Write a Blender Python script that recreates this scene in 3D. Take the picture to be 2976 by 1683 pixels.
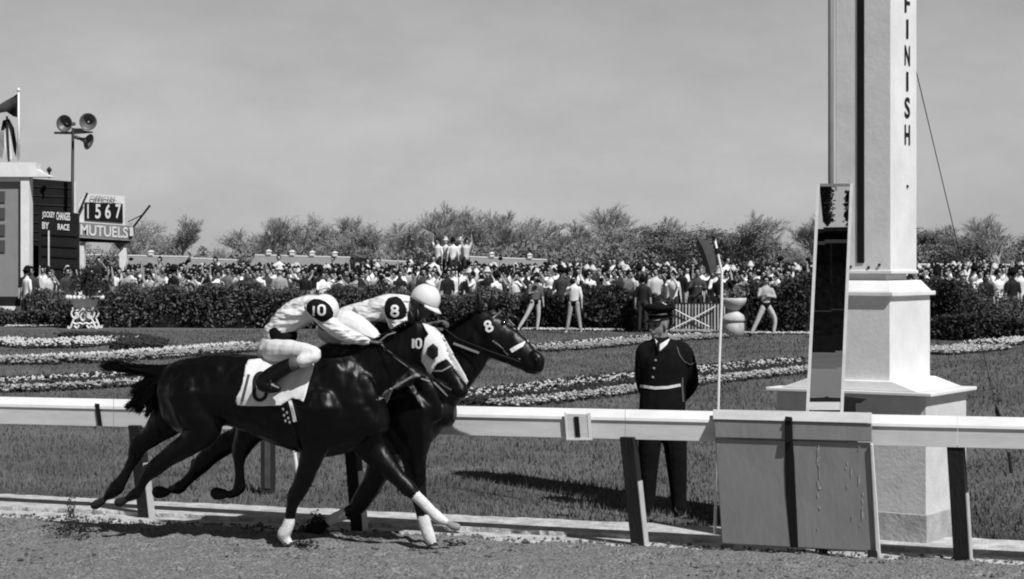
import bpy, bmesh, math, random
import numpy as np
from mathutils import Vector, Matrix
from mathutils.bvhtree import BVHTree

for o in list(bpy.data.objects):
    bpy.data.objects.remove(o, do_unlink=True)
SC = bpy.context.scene
C = SC.collection
R = math.radians
rnd = random.Random(7)

# ------------------------------------------------------------------ camera
F = 5720.0; CX = 1488.0; HY = 759.0; EH = 2.2      # focal length, centre, horizon (photo pixels), eye height
cd = bpy.data.cameras.new('camera'); cam = bpy.data.objects.new('camera', cd); C.objects.link(cam)
cam.location = (0, 0, EH); cam.rotation_euler = (R(90), 0, 0)
cd.sensor_width = 36; cd.lens = 36*F/2976; cd.shift_y = -(841.5-HY)/2976
cd.clip_start = 0.1; cd.clip_end = 5000
SC.camera = cam
# ------------------------------------------------------------------ sky, sun, exposure
SUN_EL, SUN_AZ = 50, 35      # azimuth: degrees to the right of straight behind the camera
w = bpy.data.worlds.new('World'); SC.world = w; w.use_nodes = True
nt = w.node_tree; nt.nodes.clear()
N_ = nt.nodes.new; L_ = nt.links.new
out = N_('ShaderNodeOutputWorld'); bg = N_('ShaderNodeBackground'); L_(bg.outputs[0], out.inputs[0])
sky = N_('ShaderNodeTexSky'); sky.sky_type = 'NISHITA'; sky.sun_disc = False
sky.sun_elevation = R(SUN_EL); sky.sun_rotation = R(180-SUN_AZ); sky.air_density = 1.0; sky.dust_density = 0.6
bw = N_('ShaderNodeRGBToBW'); L_(sky.outputs[0], bw.inputs[0])
tc = N_('ShaderNodeTexCoord')
mp = N_('ShaderNodeMapping'); mp.inputs['Scale'].default_value = (1, 1, 2.2); L_(tc.outputs['Generated'], mp.inputs[0])
nz = N_('ShaderNodeTexNoise'); nz.inputs['Scale'].default_value = 11; nz.inputs['Detail'].default_value = 7; nz.inputs['Roughness'].default_value = 0.62
L_(mp.outputs[0], nz.inputs['Vector'])
mr = N_('ShaderNodeMapRange'); mr.inputs[1].default_value = .3; mr.inputs[2].default_value = .75; mr.inputs[3].default_value = .88; mr.inputs[4].default_value = 1.09
L_(nz.outputs['Fac'], mr.inputs[0])
pw = N_('ShaderNodeMath'); pw.operation = 'POWER'; L_(bw.outputs[0], pw.inputs[0]); pw.inputs[1].default_value = .6
ps = N_('ShaderNodeMath'); ps.operation = 'MULTIPLY'; L_(pw.outputs[0], ps.inputs[0]); ps.inputs[1].default_value = 1.72
mu = N_('ShaderNodeMath'); mu.operation = 'MULTIPLY'; L_(ps.outputs[0], mu.inputs[0]); L_(mr.outputs[0], mu.inputs[1])
sx = N_('ShaderNodeSeparateXYZ'); L_(tc.outputs['Generated'], sx.inputs[0])      # hazy bright horizon, deeper sky overhead
m2_ = N_('ShaderNodeMapRange'); m2_.inputs[1].default_value = .10; m2_.inputs[2].default_value = .55; m2_.inputs[3].default_value = 1.0; m2_.inputs[4].default_value = .30
L_(sx.outputs['Z'], m2_.inputs[0])
mu2 = N_('ShaderNodeMath'); mu2.operation = 'MULTIPLY'; L_(mu.outputs[0], mu2.inputs[0]); L_(m2_.outputs[0], mu2.inputs[1])
L_(mu2.outputs[0], bg.inputs['Color']); bg.inputs['Strength'].default_value = 0.09
sd = bpy.data.lights.new('sun', 'SUN'); sun = bpy.data.objects.new('sun', sd); C.objects.link(sun)
sd.energy = 5.0; sd.angle = R(0.5); sd.color = (1, 1, 1)
sv = Vector((math.sin(R(SUN_AZ))*math.cos(R(SUN_EL)), -math.cos(R(SUN_AZ))*math.cos(R(SUN_EL)), math.sin(R(SUN_EL))))
sun.rotation_euler = sv.to_track_quat('Z', 'Y').to_euler()
SC.view_settings.view_transform = 'Standard'; SC.view_settings.look = 'None'
SC.view_settings.exposure = 0.1; SC.view_settings.gamma = 1.0
SC.render.engine = 'CYCLES'
SC.cycles.filter_width = 2.0
SC.cycles.max_bounces = 6

# ------------------------------------------------------------------ helpers
def U(x, y, Y):                      # photo pixel at depth Y -> world
    return Vector(((x-CX)/F*Y, Y, EH-(y-HY)/F*Y))
def G(x, y, z=0.0):                  # photo pixel on the ground
    Y = (EH-z)*F/(y-HY); return Vector(((x-CX)/F*Y, Y, z))
def D(x, y): return (x*1.15573, y*1.15573)

MATS = {}
def mat(name, col, rough=.8, var=.0, scale=8, bump=0, bscale=40, metal=0, spec=.3, objcol=False, detail=4, coat=0, stretch=None, bdet=5, bdist=.02):
    if name in MATS: return MATS[name]
    m = bpy.data.materials.new(name); m.use_nodes = True; MATS[name] = m
    n = m.node_tree; b = n.nodes['Principled BSDF']
    b.inputs['Roughness'].default_value = rough; b.inputs['Metallic'].default_value = metal
    b.inputs['Specular IOR Level'].default_value = spec
    if coat: b.inputs['Coat Weight'].default_value = coat; b.inputs['Coat Roughness'].default_value = .25
    t = n.nodes.new('ShaderNodeTexCoord'); vec = t.outputs['Object']
    if stretch:
        mpn = n.nodes.new('ShaderNodeMapping'); mpn.inputs['Scale'].default_value = stretch
        n.links.new(vec, mpn.inputs[0]); vec = mpn.outputs[0]
    if objcol:
        oi = n.nodes.new('ShaderNodeObjectInfo'); base = oi.outputs['Color']
    else:
        rgb = n.nodes.new('ShaderNodeRGB'); rgb.outputs[0].default_value = (col, col, col, 1); base = rgb.outputs[0]
    if var:
        z = n.nodes.new('ShaderNodeTexNoise'); z.inputs['Scale'].default_value = scale; z.inputs['Detail'].default_value = detail
        z.inputs['Roughness'].default_value = .65
        n.links.new(vec, z.inputs['Vector'])
        r = n.nodes.new('ShaderNodeMapRange'); r.inputs[1].default_value = .3; r.inputs[2].default_value = .7
        r.inputs[3].default_value = 1-var; r.inputs[4].default_value = 1+var
        n.links.new(z.outputs['Fac'], r.inputs[0])
        mx = n.nodes.new('ShaderNodeVectorMath'); mx.operation = 'SCALE'
        n.links.new(base, mx.inputs[0]); n.links.new(r.outputs[0], mx.inputs['Scale'])
        base = mx.outputs[0]
    n.links.new(base, b.inputs['Base Color'])
    if bump:
        z2 = n.nodes.new('ShaderNodeTexNoise'); z2.inputs['Scale'].default_value = bscale; z2.inputs['Detail'].default_value = bdet
        n.links.new(vec, z2.inputs['Vector'])
        bp = n.nodes.new('ShaderNodeBump'); bp.inputs['Strength'].default_value = bump; bp.inputs['Distance'].default_value = bdist
        n.links.new(z2.outputs['Fac'], bp.inputs['Height']); n.links.new(bp.outputs[0], b.inputs['Normal'])
    return m

class MB:
    def __init__(s): s.v = []; s.f = []; s.m = []
    def add(s, vs, fs, mi=0):
        k = len(s.v); s.v += [tuple(p) for p in vs]; s.f += [tuple(i+k for i in f) for f in fs]; s.m += [mi]*len(fs)
    def box(s, c, d, rz=0, mi=0):                # centre, full size
        hx, hy, hz = d[0]/2, d[1]/2, d[2]/2; cs, sn = math.cos(rz), math.sin(rz)
        vs = []
        for z in (-hz, hz):
            for x, y in ((-hx, -hy), (hx, -hy), (hx, hy), (-hx, hy)):
                vs.append((c[0]+x*cs-y*sn, c[1]+x*sn+y*cs, c[2]+z))
        s.add(vs, [(3, 2, 1, 0), (4, 5, 6, 7), (0, 1, 5, 4), (1, 2, 6, 5), (2, 3, 7, 6), (3, 0, 4, 7)], mi)
    def frustum(s, c, d0, d1, h, rz=0, mi=0):    # base centre, base size, top size, height
        cs, sn = math.cos(rz), math.sin(rz); vs = []
        for z, d in ((0, d0), (h, d1)):
            for x, y in ((-d[0]/2, -d[1]/2), (d[0]/2, -d[1]/2), (d[0]/2, d[1]/2), (-d[0]/2, d[1]/2)):
                vs.append((c[0]+x*cs-y*sn, c[1]+x*sn+y*cs, c[2]+z))
        s.add(vs, [(3, 2, 1, 0), (4, 5, 6, 7), (0, 1, 5, 4), (1, 2, 6, 5), (2, 3, 7, 6), (3, 0, 4, 7)], mi)
    def prism(s, pts, ext, mi=0):                # polygon (world) extruded by vector
        n = len(pts); e = Vector(ext); P = [Vector(p) for p in pts]; Q = [p+e for p in P]
        s.add(P+Q, [tuple(range(n)), tuple(range(2*n-1, n-1, -1))]+[(i+n, (i+1) % n+n, (i+1) % n, i) for i in range(n)], mi)
    def tube(s, pts, r, n=8, mi=0, closed=False):
        P = [Vector(p) for p in pts]; k = len(P)
        rs = r if isinstance(r, (list, tuple)) else [r]*k
        base = len(s.v); up = None; rings = []
        for i in range(k):
            if closed: t = P[(i+1) % k]-P[i-1]
            else: t = P[min(i+1, k-1)]-P[max(i-1, 0)]
            t.normalize()
            if up is None:
                up = Vector((0, 0, 1)) if abs(t.z) < .9 else Vector((0, 1, 0))
            a = t.cross(up); a.normalize(); b = a.cross(t); b.normalize(); up = b
            rings.append([P[i]+a*(math.cos(2*math.pi*j/n)*rs[i])+b*(math.sin(2*math.pi*j/n)*rs[i]) for j in range(n)])
        vs = [p for rg in rings for p in rg]; fs = []
        for i in range(k if closed else k-1):
            i2 = (i+1) % k
            for j in range(n):
                j2 = (j+1) % n; fs.append((i*n+j, i*n+j2, i2*n+j2, i2*n+j))
        if not closed: fs += [tuple(range(n-1, -1, -1)), tuple(range((k-1)*n, k*n))]
        s.add(vs, fs, mi)
    def lathe(s, c, prof, n=20, mi=0):           # profile [(r, z)]
        vs = []; fs = []
        for r, z in prof:
            for j in range(n):
                a = 2*math.pi*j/n; vs.append((c[0]+r*math.cos(a), c[1]+r*math.sin(a), c[2]+z))
        for i in range(len(prof)-1):
            for j in range(n):
                j2 = (j+1) % n; fs.append((i*n+j, i*n+j2, (i+1)*n+j2, (i+1)*n+j))
        fs += [tuple(range(n-1, -1, -1)), tuple(range((len(prof)-1)*n, len(prof)*n))]
        s.add(vs, fs, mi)

def obj(name, mb, mats, parent=None, smooth=False, world=True, inv=None):
    me = bpy.data.meshes.new(name)
    vs = mb.v
    if parent is not None and world:
        r = parent
        M = inv if inv is not None else full_matrix(r).inverted()
        vs = [tuple(M @ Vector(p)) for p in vs]
    me.from_pydata(vs, [], mb.f)
    if not isinstance(mats, (list, tuple)): mats = [mats]
    for m in mats: me.materials.append(m)
    if len(mats) > 1: me.polygons.foreach_set('material_index', mb.m)
    if smooth: me.polygons.foreach_set('use_smooth', [True]*len(me.polygons))
    me.update()
    o = bpy.data.objects.new(name, me); C.objects.link(o)
    if parent is not None: o.parent = parent
    return o
def bevel(o, w=.008):
    b = o.modifiers.new('b', 'BEVEL'); b.width = w; b.segments = 2; b.limit_method = 'ANGLE'; return o
def full_matrix(o):
    M = Matrix.Translation(o.location) @ o.rotation_euler.to_matrix().to_4x4()
    if o.parent: M = full_matrix(o.parent) @ M
    return M
def tag(o, label=None, cat=None, group=None, kind=None):
    if label: o['label'] = label
    if cat: o['category'] = cat
    if group: o['group'] = group
    if kind: o['kind'] = kind
    return o
def thing(name, label, cat, loc=(0, 0, 0), rz=0, group=None):
    o = bpy.data.objects.new(name, None); C.objects.link(o); o.location = loc; o.rotation_euler = (0, 0, rz)
    o.empty_display_size = .2
    return tag(o, label, cat, group)
def copy_tree(o, parent=None):
    c = o.copy(); C.objects.link(c); c.parent = parent
    for ch in [x for x in bpy.data.objects if x.parent == o]: copy_tree(ch, c)
    return c

# ---- lofted bodies: rings (centre, half axis a, half axis b), fused into one skin
def catmull(P, k=4):
    out = []; n = len(P)
    for i in range(n-1):
        a, b, c, d = P[max(i-1, 0)], P[i], P[i+1], P[min(i+2, n-1)]
        for j in range(k):
            t = j/k
            out.append([.5*((2*b[q])+(-a[q]+c[q])*t+(2*a[q]-5*b[q]+4*c[q]-d[q])*t*t+(-a[q]+3*b[q]-3*c[q]+d[q])*t**3) for q in range(len(b))])
    out.append(list(P[-1])); return out

class Part:                                       # one lofted limb and what it is made of
    def __init__(s, rings, mi): s.rings = rings; s.mi = mi
def add_loft(mb, rings, n=16, mi=0):
    rs = list(rings)
    def capring(r0, r1):
        c, a, b = r0; t = (c-r1[0]); 
        if t.length < 1e-7: return []
        t.normalize(); m = min(a.length, b.length)
        return [(c+t*m*.55, a*.8, b*.8), (c+t*m*.9, a*.42, b*.42)]
    rs = capring(rs[0], rs[1])[::-1]+rs+capring(rs[-1], rs[-2])
    vs = []; fs = []
    for c, a, b in rs:
        for j in range(n):
            t = 2*math.pi*j/n; vs.append(c+a*math.cos(t)+b*math.sin(t))
    k = len(rs)
    for i in range(k-1):
        for j in range(n):
            j2 = (j+1) % n; fs.append((i*n+j, i*n+j2, (i+1)*n+j2, (i+1)*n+j))
    fs += [tuple(range(n-1, -1, -1)), tuple(range((k-1)*n, k*n))]
    mb.add(vs, fs, mi)

def fuse(name, parts, mats, parent=None, voxel=.012, smooth=4, n=16):
    mb = MB()
    for p in parts: add_loft(mb, p.rings, n, p.mi)
    me = bpy.data.meshes.new(name); me.from_pydata([tuple(v) for v in mb.v], [], mb.f)
    bmx = bmesh.new(); bmx.from_mesh(me)
    bmesh.ops.recalc_face_normals(bmx, faces=bmx.faces); bmx.to_mesh(me); bmx.free()
    t = bpy.data.objects.new('tmp', me); C.objects.link(t)
    md = t.modifiers.new('r', 'REMESH'); md.mode = 'VOXEL'; md.voxel_size = voxel; md.use_smooth_shade = True
    if smooth:
        ms = t.modifiers.new('s', 'SMOOTH'); ms.factor = .5; ms.iterations = smooth
    dg = bpy.context.evaluated_depsgraph_get(); dg.update()
    m2 = bpy.data.meshes.new_from_object(t.evaluated_get(dg)); m2.name = name
    bpy.data.objects.remove(t); bpy.data.meshes.remove(me)
    if not isinstance(mats, (list, tuple)): mats = [mats]
    m2.materials.clear()
    for m in mats: m2.materials.append(m)
    nf = len(m2.polygons)
    if len(mats) > 1:
        cen = np.zeros(nf*3); m2.polygons.foreach_get('center', cen); cen = cen.reshape(-1, 3)
        best = np.full(nf, 1e9); idx = np.zeros(nf, int)
        for p in parts:
            for c, a, b in p.rings:
                r = (a.length+b.length)/2
                d = np.linalg.norm(cen-np.array(c), axis=1)/max(r, 1e-4)
                k = d < best; best[k] = d[k]; idx[k] = p.mi
        m2.polygons.foreach_set('material_index', idx.tolist())
    m2.polygons.foreach_set('use_smooth', [True]*nf)
    if parent is not None: m2.transform(full_matrix(parent).inverted())
    o = bpy.data.objects.new(name, m2); C.objects.link(o)
    if parent is not None: o.parent = parent
    return o

class Fig:                                        # a vertical plane through the figure's middle, facing the camera side
    def __init__(s, x, Y, yaw):
        s.p0 = Vector(((x-CX)/F*Y, Y, 0)); s.n = Vector((-math.sin(yaw), -math.cos(yaw), 0)); s.yaw = yaw
        s.d = Vector((math.cos(yaw), -math.sin(yaw), 0))
    def Y(s, x, o=0): return (o+s.p0.dot(s.n))/((x-CX)/F*s.n.x+s.n.y)
    def P(s, x, y, o=0): return U(x, y, s.Y(x, o))
    def s_(s, x, o=0): return F/s.Y(x, o)
class LFig:                                       # local metres: x sideways, y up, off = towards the front (-Y)
    def __init__(s): s.n = Vector((0, -1, 0)); s.d = Vector((1, 0, 0))
    def P(s, x, y, o=0): return Vector((x, -o, y))
    def s_(s, x, o=0): return 1.0

def chain(fg, pts, wf=1.0, mi=0, k=4):            # pts (x, y, r[, off[, wf]])
    Q = []
    for p in pts:
        p = list(p)
        while len(p) < 5: p.append(0.0 if len(p) == 3 else wf)
        Q.append(p)
    if len(Q) > 1: Q = catmull(Q, k)
    rings = []
    for i, p in enumerate(Q):
        a = Q[max(i-1, 0)]; b = Q[min(i+1, len(Q)-1)]
        tx, ty = b[0]-a[0], b[1]-a[1]; L = math.hypot(tx, ty)
        if L < 1e-6: tx, ty, L = 0, 1, 1
        nx, ny = -ty/L, tx/L
        r = max(p[2], .3 if isinstance(fg, Fig) else .002)
        c = fg.P(p[0], p[1], p[3])
        u = (fg.P(p[0]+nx*r, p[1]+ny*r, p[3])-fg.P(p[0]-nx*r, p[1]-ny*r, p[3]))/2
        v = fg.n*(r*p[4]/fg.s_(p[0], p[3]))
        rings.append((c, u, v))
    return Part(rings, mi)
def trunk(fg, rows, mi=0):                        # rows (x, ytop, ybottom, halfwidth m[, off])
    Q = catmull([list(r)+([0.0] if len(r) == 4 else []) for r in rows], 4)
    return Part([(fg.P(q[0], (q[1]+q[2])/2, q[4]), (fg.P(q[0], q[1], q[4])-fg.P(q[0], q[2], q[4]))/2, fg.n*q[3]) for q in Q], mi)
def chain3(pts, rs, mi=0, flat=1.0, fdir=None, k=3):   # free chain in world space
    Q = catmull([list(p)+[r] for p, r in zip(pts, rs)], k) if len(pts) > 1 else [list(pts[0])+[rs[0]]]
    rings = []; up = None
    for i, q in enumerate(Q):
        t = Vector(Q[min(i+1, len(Q)-1)][:3])-Vector(Q[max(i-1, 0)][:3])
        t = t.normalized() if t.length > 1e-9 else Vector((0, 0, 1))
        if fdir is not None: b = (fdir-t*fdir.dot(t)).normalized()
        else:
            if up is None: up = Vector((0, 0, 1)) if abs(t.z) < .9 else Vector((0, 1, 0))
            b = (up-t*up.dot(t)).normalized(); up = b
        a = t.cross(b)
        rings.append((Vector(q[:3]), a*q[3], b*q[3]*flat))
    return Part(rings, mi)
def ellipsoid(c, ax, ay, az, mi=0):
    c = Vector(c); rings = []
    for i in range(9):
        t = -1+2*(i+.5)/9; r = math.sqrt(max(0, 1-t*t)); rings.append((c+az*t, ax*r, ay*r))
    return Part(rings, mi)

def hand(wrist, d, pn, side, s=1.0, curl=.5, mi=0, grip=0):   # d along the hand, pn palm normal (towards what is held), side: thumb side
    d = d.normalized(); side = (side-d*side.dot(d)).normalized(); pn = side.cross(d) if pn is None else (pn-d*pn.dot(d)).normalized()
    P = []
    pc = wrist+d*.048*s
    P.append(ellipsoid(pc, side*.040*s, pn*.015*s, d*.052*s, mi))
    for i, (o, L, r) in enumerate(((.028, .072, .0085), (.010, .080, .009), (-.009, .075, .0085), (-.027, .058, .0078))):
        b = wrist+d*.085*s+side*o*s
        c1 = curl; d1 = (d*math.cos(c1)+pn*math.sin(c1)); d2 = (d*math.cos(2.2*c1)+pn*math.sin(2.2*c1)); d3 = (d*math.cos(3.2*c1)+pn*math.sin(3.2*c1))
        p1 = b+d1*L*.45*s; p2 = p1+d2*L*.32*s; p3 = p2+d3*L*.23*s
        P.append(chain3([b-d*.012, b, p1, p2, p3], [r*s, r*s, r*.95*s, r*.85*s, r*.7*s], mi, k=2))
    tb = wrist+d*.03*s+side*.034*s
    t1 = tb+(side*.6+d*.7+pn*.3).normalized()*.034*s; t2 = t1+(d*.8+pn*.6).normalized()*.028*s
    P.append(chain3([tb-side*.012, tb, t1, t2], [.013*s, .012*s, .0105*s, .008*s], mi, k=2))
    return P

def head(c, fwd, up, h=.235, mi=0, neck=None):    # c: middle of the head; face looks along fwd
    f = fwd.normalized(); u = (up-f*up.dot(f)).normalized(); r = f.cross(u)
    s = h/.235; P = []
    P.append(ellipsoid(c+u*.035*s-f*.012*s, r*.074*s, f*.094*s, u*.082*s, mi))            # skull
    P.append(ellipsoid(c-u*.022*s+f*.026*s, r*.060*s, f*.058*s, u*.078*s, mi))            # face
    P.append(ellipsoid(c-u*.082*s+f*.048*s, r*.034*s, f*.030*s, u*.028*s, mi))            # chin
    P.append(chain3([c+u*.018*s+f*.078*s, c-u*.010*s+f*.096*s, c-u*.026*s+f*.104*s, c-u*.034*s+f*.088*s], [.008*s, .011*s, .014*s, .013*s], mi))  # nose
    P.append(chain3([c+u*.024*s+f*.078*s-r*.038*s, c+u*.029*s+f*.086*s, c+u*.024*s+f*.078*s+r*.038*s], [.009*s]*3, mi))   # brow
    P.append(chain3([c-u*.055*s+f*.080*s-r*.018*s, c-u*.055*s+f*.088*s, c-u*.055*s+f*.080*s+r*.018*s], [.007*s]*3, mi))   # lips
    for sg in (-1, 1): P.append(ellipsoid(c+r*.076*s*sg-f*.008*s-u*.006*s, r*.009*s, f*.020*s, u*.032*s, mi))
    return P
def eyes(name, c, fwd, up, parent, m, h=.235):
    f = fwd.normalized(); u = (up-f*up.dot(f)).normalized(); r = f.cross(u); s = h/.235
    for sg in (-1, 1):
        mb = MB(); add_loft(mb, ellipsoid(c+u*.006*s+f*.076*s+r*.03*s*sg, r*.013*s, f*.010*s, u*.008*s).rings, 10)
        obj('eye', mb, m, parent, True)

def bvh_of(o):
    M = full_matrix(o)
    me = o.data
    return BVHTree.FromPolygons([M @ v.co for v in me.vertices], [tuple(p.vertices) for p in me.polygons])
def stick(fg, bvh, x, y, side=1, lift=.004, far=1.2, default=.02):   # photo pixel -> point on the body's near (1) or far (-1) side
    p = fg.P(x, y, 0); e = Vector((0, 0, EH)); d = (p-e).normalized()
    h = bvh.ray_cast(e, d, 400)
    if side > 0:
        if h[0] is None: return fg.P(x, y, default)
        return h[0]+(fg.n-d*.3).normalized()*lift
    q = h[0] if h[0] is not None else p
    q = q-fg.n*((q-fg.p0).dot(fg.n)+far)
    h = bvh.ray_cast(q, fg.n, far+.5)
    if h[0] is None: return p-fg.n*default
    return h[0]-fg.n*lift
def strip(fg, bvh, path, width, side=1, lift=.006, thick=.005, sub=6):   # strap of constant pixel width following the body
    Q = []
    for i in range(len(path)-1):
        for j in range(sub):
            t = j/sub; Q.append((path[i][0]*(1-t)+path[i+1][0]*t, path[i][1]*(1-t)+path[i+1][1]*t))
    Q.append(path[-1]); mb = MB(); vs = []; fs = []
    for i, q in enumerate(Q):
        a = Q[max(i-1, 0)]; b = Q[min(i+1, len(Q)-1)]; L = math.hypot(b[0]-a[0], b[1]-a[1]) or 1
        nx, ny = -(b[1]-a[1])/L*width/2, (b[0]-a[0])/L*width/2
        p1 = stick(fg, bvh, q[0]+nx, q[1]+ny, side, lift); p2 = stick(fg, bvh, q[0]-nx, q[1]-ny, side, lift)
        c = stick(fg, bvh, q[0], q[1], side, lift)
        if abs((p1-c).dot(fg.n)) > .04: p1 = p1+fg.n*(c-p1).dot(fg.n)
        if abs((p2-c).dot(fg.n)) > .04: p2 = p2+fg.n*(c-p2).dot(fg.n)
        vs += [p1, p2, p1-fg.n*thick*side*1.5, p2-fg.n*thick*side*1.5]
    for i in range(len(Q)-1):
        k = i*4; fs += [(k, k+1, k+5, k+4), (k+2, k+6, k+7, k+3), (k, k+4, k+6, k+2), (k+1, k+3, k+7, k+5)]
    fs += [(0, 2, 3, 1), (len(vs)-4, len(vs)-3, len(vs)-1, len(vs)-2)]
    mb.add(vs, fs); return mb
def merge(*mbs):
    m = MB()
    for b in mbs: m.add(b.v, b.f)
    return m

# digits as closed stroke paths in a unit box (x 0..1, y 0 top .. 1 bottom)
def arc(cx, cy, rx, ry, a0, a1, n=10): return [(cx+rx*math.cos(R(a0+(a1-a0)*i/n)), cy+ry*math.sin(R(a0+(a1-a0)*i/n))) for i in range(n+1)]
DIG = {'1': [[(.5, .02), (.5, .98)]],
       '0': [arc(.5, .3, .36, .26, 180, 360)+arc(.5, .7, .36, .26, 0, 180)+[(.14, .3)]],
       '8': [arc(.5, .27, .32, .22, 90, 450, 14), arc(.5, .73, .36, .23, -90, 270, 14)]}
def digit_on(fg, bvh, ch, x0, y0, x1, y1, wpx, side=1, skew=0, lift=.012, rot=0):
    parts = []
    cx, cy = (x0+x1)/2, (y0+y1)/2
    for st in DIG[ch]:
        pts = []
        for a, b in st:
            x = x0+(x1-x0)*a+skew*(.5-b)*(y1-y0); y = y0+(y1-y0)*b
            dx, dy = x-cx, y-cy; pts.append((cx+dx*math.cos(rot)-dy*math.sin(rot), cy+dx*math.sin(rot)+dy*math.cos(rot)))
        parts.append(strip(fg, bvh, pts, wpx, side, lift, .004, 3))
    return merge(*parts)

def text_mb(body, quad, push=Vector((0, -.02, 0)), off=.022):     # quad: world corners TL, TR, BR, BL
    cu = bpy.data.curves.new('t', 'FONT'); cu.body = body; cu.size = 1; cu.offset = off
    t = bpy.data.objects.new('t', cu); C.objects.link(t)
    dg = bpy.context.evaluated_depsgraph_get(); dg.update()
    me = bpy.data.meshes.new_from_object(t.evaluated_get(dg))
    vs = [v.co.copy() for v in me.vertices]; fs = [tuple(p.vertices) for p in me.polygons]
    bpy.data.objects.remove(t); bpy.data.curves.remove(cu); bpy.data.meshes.remove(me)
    x0 = min(v.x for v in vs); x1 = max(v.x for v in vs); y0 = min(v.y for v in vs); y1 = max(v.y for v in vs)
    TL, TR, BR, BL = quad; mb = MB(); o = []
    for v in vs:
        a = (v.x-x0)/(x1-x0) if x1 > x0 else .5; b = (y1-v.y)/(y1-y0)
        o.append((TL*(1-a)+TR*a)*(1-b)+(BL*(1-a)+BR*a)*b+push)
    mb.add(o, fs); return mb
def pquad(x0, y0, x1, y1, Y, sl=0): return [U(x0, y0, Y), U(x1, y0+sl*(x1-x0), Y), U(x1, y1+sl*(x1-x0), Y), U(x0, y1, Y)]
def pprism(mb, pts, Y, th, mi=0): mb.prism([U(x, y, Y) for x, y in pts], (0, th, 0), mi)
def prect(mb, x0, y0, x1, y1, Y, th, sl=0, mi=0): pprism(mb, [(x0, y0), (x1, y0+sl*(x1-x0)), (x1, y1+sl*(x1-x0)), (x0, y1)], Y, th, mi)

# ------------------------------------------------------------------ materials
M_grass = mat('lawn_grass', .108, .95, .32, .45, .3, 30, detail=9, spec=.05)
M_blade = mat('grass_blade', .102, .9, .32, .45, spec=.05)
M_dirt = mat('track_dirt', .205, .95, .8, 42, 1.0, 55, detail=12, bdist=.045)
M_clod = mat('dirt_clod', .10, .95, .7, 6)
M_kerb = mat('sandy_edge', .42, .95, .45, 9, .9, 40, detail=8)
M_white = mat('white_paint', .66, .6, .12, 2.5, .10, 30, spec=.25, detail=12)
M_white2 = mat('weathered_white_paint', .56, .6, .12, 3, .1, 60, stretch=(1, 1, 6), detail=8)
M_grey = mat('grey_board_paint', .235, .75, .10, 6, .12, 30, detail=8, stretch=(1, 1, .35))
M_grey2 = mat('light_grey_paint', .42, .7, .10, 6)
M_mid = mat('mid_grey_paint', .21, .8, .06, 3)
M_black = mat('black_paint', .008, .6, spec=.2)
M_dark = mat('dark_board_paint', .014, .7, .25, 2, spec=.15)
M_post = mat('dark_wood', .012, .8, .4, 9, .3, 60, stretch=(1, 1, .2))
M_steel = mat('grey_steel', .16, .5, .1, 8)
M_dsteel = mat('dark_metal', .02, .5)
M_conc = mat('painted_concrete', .52, .8, .12, 7, .2, 40, detail=8)
# ------------------------------------------------------------------ ground, track, kerb
def sheet(name, pts, m, z=0):
    mb = MB(); mb.add([(p[0], p[1], z) for p in pts], [tuple(range(len(pts)))])
    return tag(obj(name, mb, m), kind='structure')
sheet('ground', [(-900, -200), (900, -200), (900, 1500), (-900, 1500)], M_grass)
def line_pt(x, y0, sl, z=0): return G(x, y0*1.15573+sl*x, z)
def far_edge(x): return line_pt(x, 1256, .0466)
def near_edge(x): return line_pt(x, 1310, .0466)
def vnoise(X, Y, seed, sc):
    g = np.random.RandomState(seed).rand(256, 256); x = X/sc; y = Y/sc
    xi = np.floor(x).astype(int); yi = np.floor(y).astype(int); fx = x-xi; fy = y-yi
    fx = fx*fx*(3-2*fx); fy = fy*fy*(3-2*fy)
    q = lambda a, b: g[a % 256, b % 256]
    return (q(xi, yi)*(1-fx)+q(xi+1, yi)*fx)*(1-fy)+(q(xi, yi+1)*(1-fx)+q(xi+1, yi+1)*fx)*fy
# the track's edge line through two ground points
A0 = near_edge(-200); A1 = near_edge(3200); ed = (A1-A0).normalized(); en = Vector((ed.y, -ed.x, 0))   # en: towards the camera side
nu, nv = 620, 150
us = np.concatenate([np.linspace(-40, -3.2, 24), np.linspace(-3, (A1-A0).length+4, nu-48), np.linspace((A1-A0).length+5, (A1-A0).length+40, 24)]); vs_ = np.concatenate([np.linspace(-.02, 4.0, 120), np.linspace(4.2, 60, 30)])
UU, VV = np.meshgrid(us, vs_)
XX = A0.x+ed.x*UU+en.x*VV; YY = A0.y+ed.y*UU+en.y*VV
fade = np.clip(VV/.12, 0, 1)
ZZ = .022*fade+.006+fade*(.030*(vnoise(XX, YY*1.3, 1, .16)**2)+.018*vnoise(XX, YY, 2, .06)+.02*(vnoise(XX*.8, YY*1.6, 3, .5)-.3))
rs_ = np.random.RandomState(17)
for _ in range(150):                                  # hoof prints
    a_ = rs_.rand()*(A1-A0).length; b_ = .25+rs_.rand()*3.2; pc = A0+ed*a_+en*b_
    d2 = (XX-pc.x)**2+((YY-pc.y))**2; rr_ = .05+.04*rs_.rand()
    ZZ = ZZ-.022*np.exp(-d2/rr_**2)+.016*np.exp(-((np.sqrt(d2)-rr_*1.7)/.03)**2)
ZZ = np.maximum(ZZ, .005)
mb = MB(); mb.v = [(float(a), float(b), float(c)) for a, b, c in zip(XX.ravel(), YY.ravel(), ZZ.ravel())]
mb.f = [(j*nu+i, (j+1)*nu+i, (j+1)*nu+i+1, j*nu+i+1) for j in range(nv-1) for i in range(nu-1)]; mb.m = [0]*len(mb.f)
tag(obj('track', mb, M_dirt, smooth=True), kind='structure')
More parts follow.
